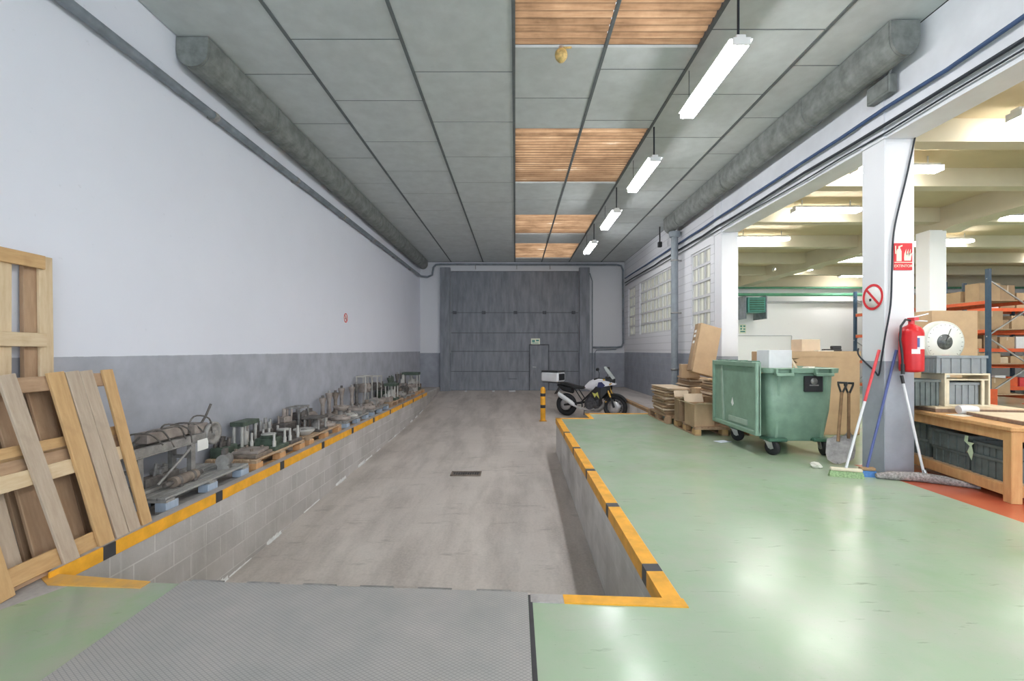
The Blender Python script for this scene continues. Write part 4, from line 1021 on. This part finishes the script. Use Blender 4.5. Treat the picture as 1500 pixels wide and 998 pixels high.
# ------------------------------------------------------------------ cardboard piles left of the bin
pallet('floor_pallet', 'pallet under cartons on the green floor beside the bin', (2.93, 7.42, 0), 'pine_brown', 'pine_gold', 'pine_brown', .98, 1.0, n=9)
pallet('floor_pallet', 'pallet under flattened cardboard, farthest on the green floor', (2.86, 8.62, 0), 'pine_brown', 'pine_brown', 'pine_brown', 1.0, 1.2, n=9)
P2 = .1445
carton('carton', 'open brown carton at the front of the pallet beside the bin', (3.10, 7.68, P2), (.34, .36, .36), .08, 'cardboard', open_=True, flapmat='cardboard_pale')
carton('carton', 'squat carton with pale top left behind the open carton', (3.04, 8.2, P2), (.26, .3, .4), -.06, 'cardboard_dark', open_=True, flapmat='cardboard_pale')
carton('carton', 'closed brown carton deep on the pallet, hidden partly by the bin', (3.67, 8.0, P2), (.44, .6, .42), .0, 'cardboard')
def sheets(name, label, loc, w, l, n, th, mats, rotz=0, jit=.03, sd=0):
    r = random.Random(sd); t = thing(name, label, 'cardboard', loc, rotz)
    z = 0
    for i in range(n):
        h = th * r.uniform(.6, 1.4); a = r.uniform(-.09, .09); dx, dy = r.uniform(-jit, jit), r.uniform(-jit, jit)
        b = MB().at((dx, dy, z), (0, 0, a)); ww, ll = w * r.uniform(.85, 1), l * r.uniform(.85, 1)
        b.bb(-ww / 2, ww / 2, -ll / 2, ll / 2, 0, h); b.build('sheet', mats[i % len(mats)], t); z += h + .001
    return z
cm = ['cardboard_dark', 'cardboard', 'cardboard_dark', 'cardboard_pale']
h1 = sheets('cardboard_stack', 'tall stack of folded cardboard between the pillar and the bin', (3.62, 7.95, P2 + .423), .54, .6, 14, .022, cm, sd=1)
h2 = sheets('cardboard_stack', 'stack of folded cardboard topped by wide sheets on the far pallet', (3.06, 9.16, P2), .38, .84, 18, .026, cm, sd=2)
h3 = sheets('cardboard_stack', 'ragged stack of dark folded cardboard at the very back of the far pallet', (3.62, 9.34, P2), .4, .72, 26, .026, cm, sd=3)
sheets('cardboard_sheet', 'wide pale cardboard sheets spread on top of the far stack', (3.1, 9.05, P2 + h2 + .002), .46, 1.0, 3, .012, ['cardboard_pale', 'cardboard', 'cardboard_pale'], .1, sd=4)
carton('carton', 'upright carton beside the squat one, at the gap between the two pallets', (3.43, 8.45, P2), (.26, .2, .56), .06, 'cardboard')
carton('carton', 'brown carton with a curled side on top of the dark folded cardboard', (3.42, 8.95, P2 + h3 + .002), (.34, .3, .26), -.2, 'cardboard')
t = thing('cardboard_box', 'long brown cardboard box standing upright against the white pillar', 'box', (3.42, 8.6, .96)); t.rotation_euler = (R(-7), R(15), .12)
MB().bb(-.13, .3, -.07, .07, -.0, .96).build('body', 'cardboard', t, .006)
MB().bb(-.17, -.131, -.06, .07, .02, .94).build('side_panel', 'cardboard_dark', t, .003)
b = MB()
for z in (.55, .67, .76): b.bb(-.175, -.1705, -.03, .03, z, z + .05)
b.build('sticker', 'sign_white', t)
sheets('cardboard_sheet', 'pale bent cardboard lying under the upright long box', (3.5, 7.95, P2 + .423 + h1 + .004), .5, .3, 2, .01, ['cardboard_pale', 'cardboard'], .2, sd=8)

# ------------------------------------------------------------------ big box behind the bin, things on it
t = thing('cardboard_crate', 'very large brown cardboard crate behind the green bin', 'crate', (5.02, 7.5, 0))
MB().bb(-.72, .66, 0, .8, 0, 1.375).build('body', 'cardboard', t, .01)
b = MB().bb(-.725, .665, -.006, .0, 1.29, 1.38); b.build('top_band', 'cardboard', t)
carton('carton', 'small pale carton standing on the very large cardboard crate', (5.0, 7.85, 1.381), (.34, .26, .2), .1, 'cardboard_pale')
t = thing('cutter_tool', 'black hand tool lying on the very large cardboard crate', 'tool', (5.35, 7.65, 1.381), .1)
MB().bb(-.2, .12, -.04, .04, 0, .035).build('body', 'black_plastic', t, .01)
MB().bb(-.05, .12, -.03, .03, .036, .09).build('handle', 'black_plastic', t, .01)
tag(MB().at((5.12, 7.6, 1.381)).bb(-.1, .16, -.05, .05, 0, .012).build('paper_sheet', 'paper'), 'white paper beside the black tool on the cardboard crate', 'paper')

# ------------------------------------------------------------------ tools at the near pillar
def shovel(label, p0, p1, w):
    P0, P1 = Vector(p0), Vector(p1); t = thing('shovel', label, 'shovel', p0)
    d = (P1 - P0).normalized(); tot = (P1 - P0).length; ql = d.to_track_quat('Z', 'Y').to_matrix().to_4x4()
    b = MB(); b.T = ql; rs = []
    for s, ww in ((.0, w * .25), (.04, w * .8), (.12, w), (.30, w), (.34, w * .4), (.36, .04)):
        rs.append([(-ww / 2, .02 - .03 * (ww / w), s), (0, -.0 - .01, s), (ww / 2, .02 - .03 * (ww / w), s), (ww / 2, .024 - .03 * (ww / w), s), (0, -.004, s), (-ww / 2, .024 - .03 * (ww / w), s)])
    b.rings(rs, True, False); b.build('blade', 'shovel_steel', t)
    b = MB(); b.T = ql; b.tube([(0, 0, .28), (0, .01, .4), (0, 0, tot - .13)], .018, 10); b.build('shaft', 'shovel_wood', t)
    b = MB(); b.T = ql; b.tube([(0, 0, tot - .16), (-.042, 0, tot - .03), (-.045, 0, tot)], .012, 8); b.tube([(0, 0, tot - .16), (.042, 0, tot - .03), (.045, 0, tot)], .012, 8); b.cyl((-.055, 0, tot), (.055, 0, tot), .014, 10); b.build('grip', 'bike_black', t)
shovel('shovel with wide steel blade, left one leaning beside the near pillar', (3.92, 5.56, .01), (4.21, 5.86, .98), .24)
shovel('narrower shovel, right one leaning against the back of the near pillar', (4.17, 5.70, .01), (4.335, 5.92, .97), .14)
def broom(nm, label, base, top, hl, hw, hh, a, m_head, m_br, seg):
    t = thing(nm, label, 'broom', (base[0], base[1], 0))
    B0 = Vector((0, 0, hh)); T = Vector(top) - Vector((base[0], base[1], 0))
    b = MB().at((0, 0, 0), (0, 0, a)); b.bb(-hl / 2, hl / 2, -hw / 2, hw / 2, hh - .035, hh); b.build('head', m_head, t, .008)
    b = MB().at((0, 0, 0), (0, 0, a)); b.hexa([(-hl / 2 - .015, -hw / 2 - .012, 0), (hl / 2 + .015, -hw / 2 - .012, 0), (hl / 2 + .015, hw / 2 + .012, 0), (-hl / 2 - .015, hw / 2 + .012, 0), (-hl / 2, -hw / 2, hh - .036), (hl / 2, -hw / 2, hh - .036), (hl / 2, hw / 2, hh - .036), (-hl / 2, hw / 2, hh - .036)]); b.build('bristles', m_br, t)
    for k, (f0, f1, m) in enumerate(seg): MB().tube([tuple(B0.lerp(T, f0)), tuple(B0.lerp(T, f1))], .0135 if k == 0 else .015, 12).build('handle' if k == 0 else 'grip', m, t)
    return t
broom('broom', 'broom with green bristles and a white and red handle', (3.645, 5.02), (4.09, 5.12, 1.4), .3, .05, .1, -.35, 'cream_wood', 'green_bristle', [(0, .56, 'white_plastic'), (.56, 1, 'red_plastic')])
broom('broom', 'small blue broom with dark blue handle', (3.90, 5.05), (4.235, 5.06, 1.40), .15, .06, .1, -.2, 'worn_edge', 'blue_head', [(0, 1, 'blue_plastic')])
t = thing('dust_mop', 'long grey dust mop with silver handle lying before the near pillar', 'mop', (4.34, 4.83, 0))
pts = [(-.42, .12, .035), (-.28, .09, .045), (-.05, .01, .05), (.12, -.1, .045), (.26, -.22, .027), (.32, -.27, .024)]
MB().tube(pts, [.025, .045, .05, .045, .026, .02], 12).build('mop_head', 'mop_grey', t)
MB().tube([(.02, .03, .08), (-.06, .215, 1.11)], .0125, 12).build('handle', 'white_plastic', t)
MB().tube([(-.054, .201, 1.03), (-.0605, .216, 1.118)], .016, 10).build('grip', 'black_plastic', t)
MB().tube([(.03, .01, .06), (.02, .03, .12)], .018, 8).build('socket', 'steel', t)

# fire extinguisher
t = thing('fire_extinguisher', 'red fire extinguisher hung on the near pillar', 'fire extinguisher', (4.30, 4.945, 1.16))
MB().lathe([(.06, 0), (.105, .012), (.108, .03), (.108, .42), (.1, .455), (.075, .49), (.04, .51), (.03, .52)], n=28).build('cylinder', 'red_paint', t)
b = MB().cyl((0, 0, .515), (0, 0, .56), .028, 12); b.box((.0, -.02, .575), (.05, .09, .03)); b.build('valve', 'red_plastic', t)
b = MB().bar((0, .02, .59), (.13, -.06, .63), .02, .01); b.bar((0, .02, .565), (.12, -.06, .55), .02, .01); b.build('lever', 'steel', t)
b = MB().tube([(-.02, -.01, .56), (-.08, -.02, .57), (-.13, -.02, .5), (-.14, -.02, .35), (-.125, -.03, .2), (-.12, -.03, .08)], .012, 10); b.cyl((-.12, -.03, .09), (-.118, -.03, -.02), .018, 10); b.build('hose', 'black_plastic', t)
def lab(a0, a1, z0, z1, m, nm):
    b = MB(); rr = .1092; n = 8
    rs = [[(rr * math.sin(R(a0 + (a1 - a0) * k / n)), -rr * math.cos(R(a0 + (a1 - a0) * k / n)), z) for z in (z0, z1)] for k in range(n + 1)]
    b.add([p for q in rs for p in q], [(2 * k, 2 * k + 2, 2 * k + 3, 2 * k + 1) for k in range(n)]); b.build(nm, m, t)
lab(-15, 60, .25, .39, 'sign_white', 'label'); lab(-40, 0, .2, .25, 'sign_white', 'label'); lab(-15, -2, .27, .37, 'blue_plastic', 'label')
MB().bb(-.03, .03, .1, .135, .3, .36).build('bracket', 'steel_dull', t)
# signs
t = thing('fire_extinguisher_sign', 'red EXTINTOR sign above the fire extinguisher', 'sign', (4.315, 5.068, 2.44))
MB().bb(-.1, .1, -.002, .008, -.15, .15).build('panel', 'sign_red', t)
b = MB().bb(-.1, .1, -.004, -.002, -.068, -.06)
b.prism([(-.075, -.05), (-.02, -.05), (-.02, .06), (-.03, .085), (-.065, .085), (-.075, .06)], -.004, -.002, 1); b.bb(-.055, -.035, -.004, -.002, .085, .115); b.prism([(-.055, .115), (-.01, .13), (-.01, .115), (-.035, .105)], -.004, -.002, 1); b.bb(-.09, -.08, -.004, -.002, .03, .12)
for x in (.02, .045, .07): b.prism([(x - .01, -.045), (x + .012, -.045), (x + .018, 0), (x + .03, .05), (x + .008, .02), (x + .012, .085), (x - .008, .03), (x - .012, -.01)], -.004, -.002, 1)
b.build('pictogram', 'sign_cream', t)
txt('EXTINTOR', .042, 'lettering', 'sign_cream', t, (0, -.003, -.105), (PI / 2, 0, 0))
def nosign(label, loc, rotz, r, mt):
    t = thing('prohibition_sign', label, 'sign', loc, rotz)
    MB().lathe([(0, -.003), (r, -.003), (r, .003), (0, .003)], (0, 0, 0), (PI / 2, 0, 0), 36).build('disc', 'sign_white', t)
    b = MB().lathe([(r * .82, 0), (r, 0), (r, .004), (r * .82, .004), (r * .82, 0)], (0, -.003, 0), (PI / 2, 0, 0), 36, False, False)
    b.box((0, -.006, 0), (r * 1.75, .004, r * .17), (0, R(45), 0)); b.build('ring', 'sign_red', t)
    b = MB(); b.bb(-r * .35, -r * .15, -.005, -.003, -r * .3, -r * .1); b.box((0, -.0045, -r * .05), (r * .9, .002, r * .06)) if mt else None; b.build('mark', 'ink', t)
nosign('round red prohibition sign on the side of the near pillar', (XR - .004, 5.24, 2.01), R(-90), .15, 0)
nosign('tiny round red prohibition sign on the left wall', (XL + .004, 9.64, 2.08), R(90), .1, 1)

# ------------------------------------------------------------------ workbench
WB = thing('workbench', 'orange-brown wooden workbench beside the near pillar', 'workbench', (4.50, 4.13, 0), R(-8.9))
W, Ln, H = 1.15, 1.95, .70
MB().bb(-.02, W, -.02, Ln, H - .04, H).build('top', 'bench_wood', WB, .006)
for x, y in ((0, 0), (W - .1, 0), (0, Ln - .1), (W - .1, Ln - .1)): MB().bb(x, x + .09, y, y + .09, 0, H - .041).build('leg', 'bench_wood', WB, .005)
b = MB().bb(.02, .06, .09, Ln - .1, H - .14, H - .041); b.bb(.09, W - .1, .02, .06, H - .14, H - .041); b.build('apron', 'bench_wood', WB, .004)
b = MB().bb(.005, W - .04, .1, Ln - .12, .13, .155); b.build('shelf', 'deck_tan', WB, .004)
b = MB().bb(.0, .05, .09, Ln - .1, .06, .16); b.bb(.09, W - .1, .0, .05, .06, .16); b.build('stretcher', 'bench_wood', WB, .004)
RB = Matrix.Translation((4.50, 4.13, 0)) @ Matrix.Rotation(R(-8.9), 4, 'Z')
def onb(x, y, z): return tuple(RB @ Vector((x, y, z)))
def crate(label, loc, w, l, h, mat, rotz=R(-8.9), name='plastic_crate'):
    t = thing(name, label, 'crate', loc, rotz); k = .012
    b = MB().bb(-w / 2, w / 2, -l / 2, l / 2, 0, k)
    b.bb(-w / 2, -w / 2 + k, -l / 2, l / 2, k, h); b.bb(w / 2 - k, w / 2, -l / 2, l / 2, k, h); b.bb(-w / 2 + k, w / 2 - k, -l / 2, -l / 2 + k, k, h); b.bb(-w / 2 + k, w / 2 - k, l / 2 - k, l / 2, k, h)
    c = b; b = MB().bb(-w / 2 - .012, w / 2 + .012, -l / 2 - .014, -l / 2, h - .03, h); b.bb(-w / 2 - .014, -w / 2, -l / 2, l / 2, h - .03, h); b.bb(w / 2, w / 2 + .014, -l / 2, l / 2, h - .03, h); b.build('rim', mat, t, .003)
    b = c
    for i in range(5): x = -w / 2 + w * (i + .5) / 5; b.bb(x - .008, x + .008, -l / 2 - .01, -l / 2, 0, h - .03)
    for i in range(5): y = -l / 2 + l * (i + .5) / 5; b.bb(-w / 2 - .01, -w / 2, y - .008, y + .008, 0, h - .03)
    b.build('tub', mat, t)
    return t
# on the shelf
for x, y, z, w, l, h, lab_ in ((.3, .36, .156, .42, .40, .2, 'dark crate on the bench shelf nearest the bench leg'), (.34, .86, .156, .46, .5, .17, 'lower dark crate in the middle of the bench shelf'),
                               (.34, .86, .328, .5, .56, .19, 'upper dark crate stacked in the middle of the bench shelf'), (.36, 1.45, .156, .46, .5, .2, 'lower dark crate at the pillar end of the bench shelf'), (.36, 1.45, .358, .46, .5, .2, 'upper dark crate at the pillar end of the bench shelf'), (.3, .36, .358, .4, .36, .12, 'shallow dark crate on top of the crate by the bench leg')):
    crate(lab_, onb(x, y, z), w, l, h, 'crate_dark')
b = MB(); b.prism([(0, .12), (.05, .2), (.02, .26), (.09, .3), (.08, .36), (.04, .36), (.05, .3), (-.03, .3), (.0, .27), (-.02, .2)], 0, .004, 0)
tag(b.build('torn_tape', 'tape_green', loc=onb(.068, .53, .156), rotz=R(-8.9)), 'pale green torn plastic strip hanging by the dark crates under the bench', 'plastic strip')
tag(MB().bb(-.16, .16, -.2, .2, 0, .02).build('board_offcut', 'cream_wood', loc=onb(.3, 1.45, .56), rotz=R(4)), 'cream board lying on the dark crates by the pillar', 'board')
# on the top
t = thing('board_stack', 'stack of dark-edged boards under the crates on the workbench', 'boards', onb(.5, 1.42, H), R(-8.9))
for k, m in enumerate(('ply_edge', 'ply_edge', 'ply')): MB().bb(-.44, .42, -.42, .44, k * .02, k * .02 + .019).build('board', m, t, .002)
t = thing('board_stack', 'dark-edged board with pale top at the open end of the workbench', 'boards', onb(.62, .42, H), R(-12))
MB().bb(-.42, .42, -.36, .36, 0, .035).build('board', 'ply_edge', t, .003); MB().bb(-.42, .42, -.36, .36, .0355, .042).build('facing', 'ply', t)
tag(MB().tube([(-.1, 0, .05), (-.05, .0, .055), (.08, 0, .05)], [.045, .052, .04], 14).build('cloth_roll', 'white_plastic', loc=onb(.30, .885, H), rotz=-.1), 'white roll lying on the workbench between the boards', 'roll')
tag(MB().bb(-.1, .1, -.08, .08, 0, .004).build('paper_sheet', 'paper', loc=onb(.16, .78, H), rotz=.2), 'white paper sheet beside the roll on the workbench', 'paper')
zb = H + .06
t = thing('wooden_case', 'cream wooden open-fronted case on the workbench boards', 'case', (5.14, 5.33, zb), R(-5))
b = MB(); w, d, h = .48, .34, .375
b.bb(-w / 2, w / 2, -d / 2, d / 2, 0, .02); b.bb(-w / 2, w / 2, -d / 2, d / 2, h - .02, h); b.bb(-w / 2, -w / 2 + .02, -d / 2, d / 2, .02, h - .02); b.bb(w / 2 - .02, w / 2, -d / 2, d / 2, .02, h - .02); b.bb(-w / 2 + .02, w / 2 - .02, -d / 2, d / 2, h - .08, h - .065)
b.bb(w / 2 - .09, w / 2 - .06, -d / 2, -d / 2 + .02, .02, h - .08); b.bb(-w / 2 + .02, -w / 2 + .05, -d / 2, -d / 2 + .02, .02, h - .08)
b.build('carcass', 'cream_wood', t, .003)
MB().bb(-w / 2 + .02, w / 2 - .02, d / 2 - .02, d / 2, .02, h - .08).build('back_panel', 'cream_wood', t)
crate('grey crate inside the cream wooden case', (5.12, 5.335, zb + .021), .34, .26, .25, 'crate_grey', R(-5))
crate('dark green-grey crate left of the cream case, half behind the pillar', (4.74, 5.42, H + .06), .28, .36, .3, 'crate_dark', R(-5))
crate('wide grey crate on top of the cream wooden case', (5.08, 5.35, zb + .376), .52, .36, .2, 'crate_grey', R(-5))
# dial scale on the floor behind the bench
t = thing('dial_scale', 'floor scale with a big round white dial behind the workbench', 'scale', (5.83, 6.28, 0))
MB().bb(-.35, .35, -.1, .7, 0, .12).build('platform', 'scale_body', t, .01)
MB().hexa([(-.16, -.08, .12), (.16, -.08, .12), (.16, .1, .12), (-.16, .1, .12), (-.1, -.07, 1.3), (.1, -.07, 1.3), (.1, .08, 1.3), (-.1, .08, 1.3)]).build('column', 'scale_body', t, .02)
MB().lathe([(.0, .1), (.26, .1), (.282, .085), (.288, .05), (.288, .0), (.26, -.02), (0, -.02)], (0, 0, 1.51), (PI / 2, 0, 0), 40).build('housing', 'scale_body', t)
MB().lathe([(.0, .101), (.252, .101), (.252, .106), (0, .106)], (0, 0, 1.51), (PI / 2, 0, 0), 40).build('dial', 'scale_face', t)
MB().lathe([(.0, .107), (.105, .107), (.105, .112), (.0, .112)], (-.01, 0, 1.51), (PI / 2, 0, 0), 32).build('window', 'gauge_glass', t)
b = MB()
for k in range(24): a = 2 * PI * k / 24; b.box((.232 * math.sin(a), -.107, 1.51 + .232 * math.cos(a)), (.004, .002, .022), (0, a, 0))
b.build('graduation', 'ink', t)
MB().bar((.0, -.115, 1.52), (.07, -.115, 1.69), .004, .006).build('pointer', 'ink', t)
MB().bb(-.05, .05, -.109, -.106, 1.31, 1.33).build('maker_mark', 'red_plastic', t)
carton('carton', 'tall brown carton standing behind the dial scale', (6.9, 7.4, 0), (.72, .5, 2.02), 0, 'cardboard', tape=False)
carton('carton', 'low brown carton on the hall floor behind the workbench', (6.35, 5.9, 0), (.35, .3, .4), .2, 'cardboard')

# ------------------------------------------------------------------ racks
def rack(name, label, loc, rotz, length, depth, height, levels, bays):
    t = thing(name, label, 'rack', loc, rotz)
    n = bays + 1
    for i in range(n):
        x = length * i / bays
        for y in (0, depth):
            u = MB().bb(x - .05, x + .05, y - .04, y + .04, .0, height).build('upright', 'rack_blue', t, .006)
            if i == 0 or y == 0: MB().bb(x - .09, x + .09, y - .08, y + .08, 0, .012).build('foot', 'rack_orange', u)
        b = MB(); z = .25; s = 0
        while z < height - .7: b.bar((x, .04 if s == 0 else depth - .04, z), (x, depth - .04 if s == 0 else .04, z + .75), .03, .03, (1, 0, 0)); z += .75; s = 1 - s
        b.build('brace', 'steel', t)
    for z in levels:
        for i in range(bays):
            x0, x1 = length * i / bays + .052, length * (i + 1) / bays - .052
            for y in (0, depth): MB().bb(x0, x1, y - .025, y + .025, z - .11, z - .001).build('beam', 'rack_orange', t, .004)
        MB().bb(.06, length - .06, .03, depth - .03, z - .02, z).build('deck', 'deck_tan', t)
    return t
# rack along the hall (its end frame towards the camera)
LV = [.25, 1.05, 1.95, 2.7]
rack('pallet_rack', 'dark blue and orange storage rack with its end frame toward the camera', (12.2, 11.75, 0), PI / 2, 4.6, -1.05, 3.5, LV, 2)
t = thing('rack_guard', 'orange foot guard at the blue rack upright', 'guard', (12.04, 11.5, 0))
b = MB().bb(-.1, .08, -.06, -.04, 0, .42); b.bb(-.1, -.08, -.04, .12, 0, .42); b.build('shield', 'rack_orange', t, .006); MB().bb(-.14, .1, -.1, .12, 0, .01).build('foot', 'rack_orange', t)
rack('pallet_rack', 'orange-beamed storage rack running across behind the blue end frame', (14.1, 14.3, 0), 0, 5.2, 1.0, 3.5, [.25, .95, 1.45, 2.0, 2.72], 2)
rn = random.Random(11)
LVN = ['bottom', 'second', 'third', 'top']
for li, z in enumerate(LV):
    y = 12.0; k = 0
    while y < 15.6:
        l = rn.uniform(.36, .7); h = rn.uniform(.25, .52); d = rn.uniform(.5, .85)
        if not (13.8 < y + l and y < 14.3):
            carton('carton', '%s carton on the %s level of the end-on rack, %s from its frame' % (['brown', 'pale', 'dark brown', 'white'][k % 4 if li != 3 else 0], LVN[li], ORD[k]), (12.22 + d / 2, y + l / 2, z + .001), (d, l, h), rn.uniform(-.04, .04), ['cardboard', 'cardboard_pale', 'cardboard_dark', 'white_card'][k % 4 if li != 3 else 0], tape=(k % 2 == 0)); k += 1
        y += l + .1
LVB = ['floor', 'second', 'third', 'fourth', 'top']
for li, z in enumerate([.25, .95, 1.45, 2.0, 2.72]):
    x = 14.25; k = 0; hm = [.42, .32, .42, .48, .75][li]
    while x < 18.4:
        w = rn.uniform(.28, .5); h = rn.uniform(.55, 1) * hm; d = rn.uniform(.4, .7)
        if not (16.5 < x + w and x < 16.85):
            mt = rn.choice(['cardboard', 'white_card', 'cardboard_pale', 'cardboard', 'white_card', 'cardboard_dark'] if li != 0 else ['cardboard', 'red_plastic', 'rack_orange', 'white_card'])
            nm = {'cardboard': 'brown', 'white_card': 'white', 'cardboard_pale': 'pale brown', 'cardboard_dark': 'dark brown', 'red_plastic': 'red', 'rack_orange': 'orange'}[mt]
            if k < 12: carton('carton', '%s box on the %s level of the crosswise rack, %s from its left' % (nm, LVB[li], ORD[k]), (x + w / 2, 14.32 + d / 2, z + .001), (w, d, h), rn.uniform(-.05, .05), mt, tape=(mt.startswith('cardboard') and k % 2 == 0))
            k += 1
        x += w + .06
t = thing('rack_post', 'orange rack post standing near the rear wall, left of the near pillar', 'post', (12.33, 16.95, 0))
# ------------------------------------------------------------------ hall back wall
bpy.data.objects.remove(t)
t = thing('air_heater', 'green louvred air heater hung on the rear hall wall', 'heater', (8.62, 16.5, 3.02))
MB().bb(-.31, .31, -.25, .3, -.27, .27).build('casing', 'heater_green', t, .01)
b = MB()
for i in range(6): b.box((0, -.262, -.2 + i * .08), (.52, .06, .012), (R(35), 0, 0))
b.build('louvre', 'heater_green', t)
MB().bb(-.26, .26, -.255, -.251, -.24, .24).build('grille_back', 'bin_dark', t)
for x in (-.37, .37): MB().bb(x - .02, x + .02, -.2, .68, -.5, .33).build('bracket', 'pipe_grey', t)
t = thing('emergency_sign', 'small pale green pictogram sign on the rear hall wall under the heater', 'sign', (8.58, YB - .012, 2.2))
MB().bb(-.12, .12, 0, .01, -.17, .17).build('panel', 'sign_cream', t)
b = MB()
for x, z, w, h in ((-.06, .1, .07, .06), (.06, .1, .07, .06), (-.06, 0, .06, .07), (.06, -.01, .07, .05), (0, -.1, .18, .05)): b.bb(x - w / 2, x + w / 2, -.003, 0, z - h / 2, z + h / 2)
b.build('pictogram', 'heater_green', t)
o = MB().tube([(4.6, 16.75, 3.44), (19.8, 16.75, 3.44)], .06, 10).build('green_pipe', 'green_pipe'); tag(o, 'thick green pipe along the top of the rear hall wall', 'pipe')
o = MB().tube([(4.6, 16.89, 3.71), (19.8, 16.89, 3.71)], .035, 10).build('green_pipe', 'green_pipe'); tag(o, 'thin green pipe running above the thick green one', 'pipe')
o = MB().tube([(9.3, 17.15, 3.2), (19.8, 17.15, 3.2)], .04, 8).build('white_pipe', 'conduit_white'); tag(o, 'pale pipe below the green pipes on the rear hall wall', 'pipe')
o = MB().tube([(7.6, 17.17, 1.95), (10.4, 17.17, 1.95), (10.42, 17.17, 1.93), (10.42, 17.17, .01)], .018, 6).build('conduit', 'conduit_white'); tag(o, 'thin conduit on the rear hall wall above the container', 'conduit')

# ------------------------------------------------------------------ camera, world
cam = bpy.data.cameras.new('camera'); co = bpy.data.objects.new('camera', cam); C.objects.link(co)
co.location = (0, 0, 1.4); co.rotation_euler = (PI / 2, 0, 0)
cam.sensor_width = 36; cam.lens = 667 / 1500 * 36; cam.shift_x = -5 / 1500; cam.shift_y = 14 / 1500; cam.clip_start = .05; cam.clip_end = 100
S = bpy.context.scene; S.camera = co
w = bpy.data.worlds.new('world'); S.world = w; w.use_nodes = True
bg = w.node_tree.nodes.get('Background') or w.node_tree.nodes.new('ShaderNodeBackground')
bg.inputs[0].default_value = (.80, .90, 1.0, 1); bg.inputs[1].default_value = 2.2
S.view_settings.view_transform = 'Standard'; S.view_settings.look = 'None'; S.view_settings.gamma = 1
S.view_settings.use_curve_mapping = False; S.view_settings.exposure = 0.82
S.cycles.use_denoising = True
S.cycles.max_bounces = 8; S.cycles.diffuse_bounces = 5; S.cycles.sample_clamp_indirect = 8
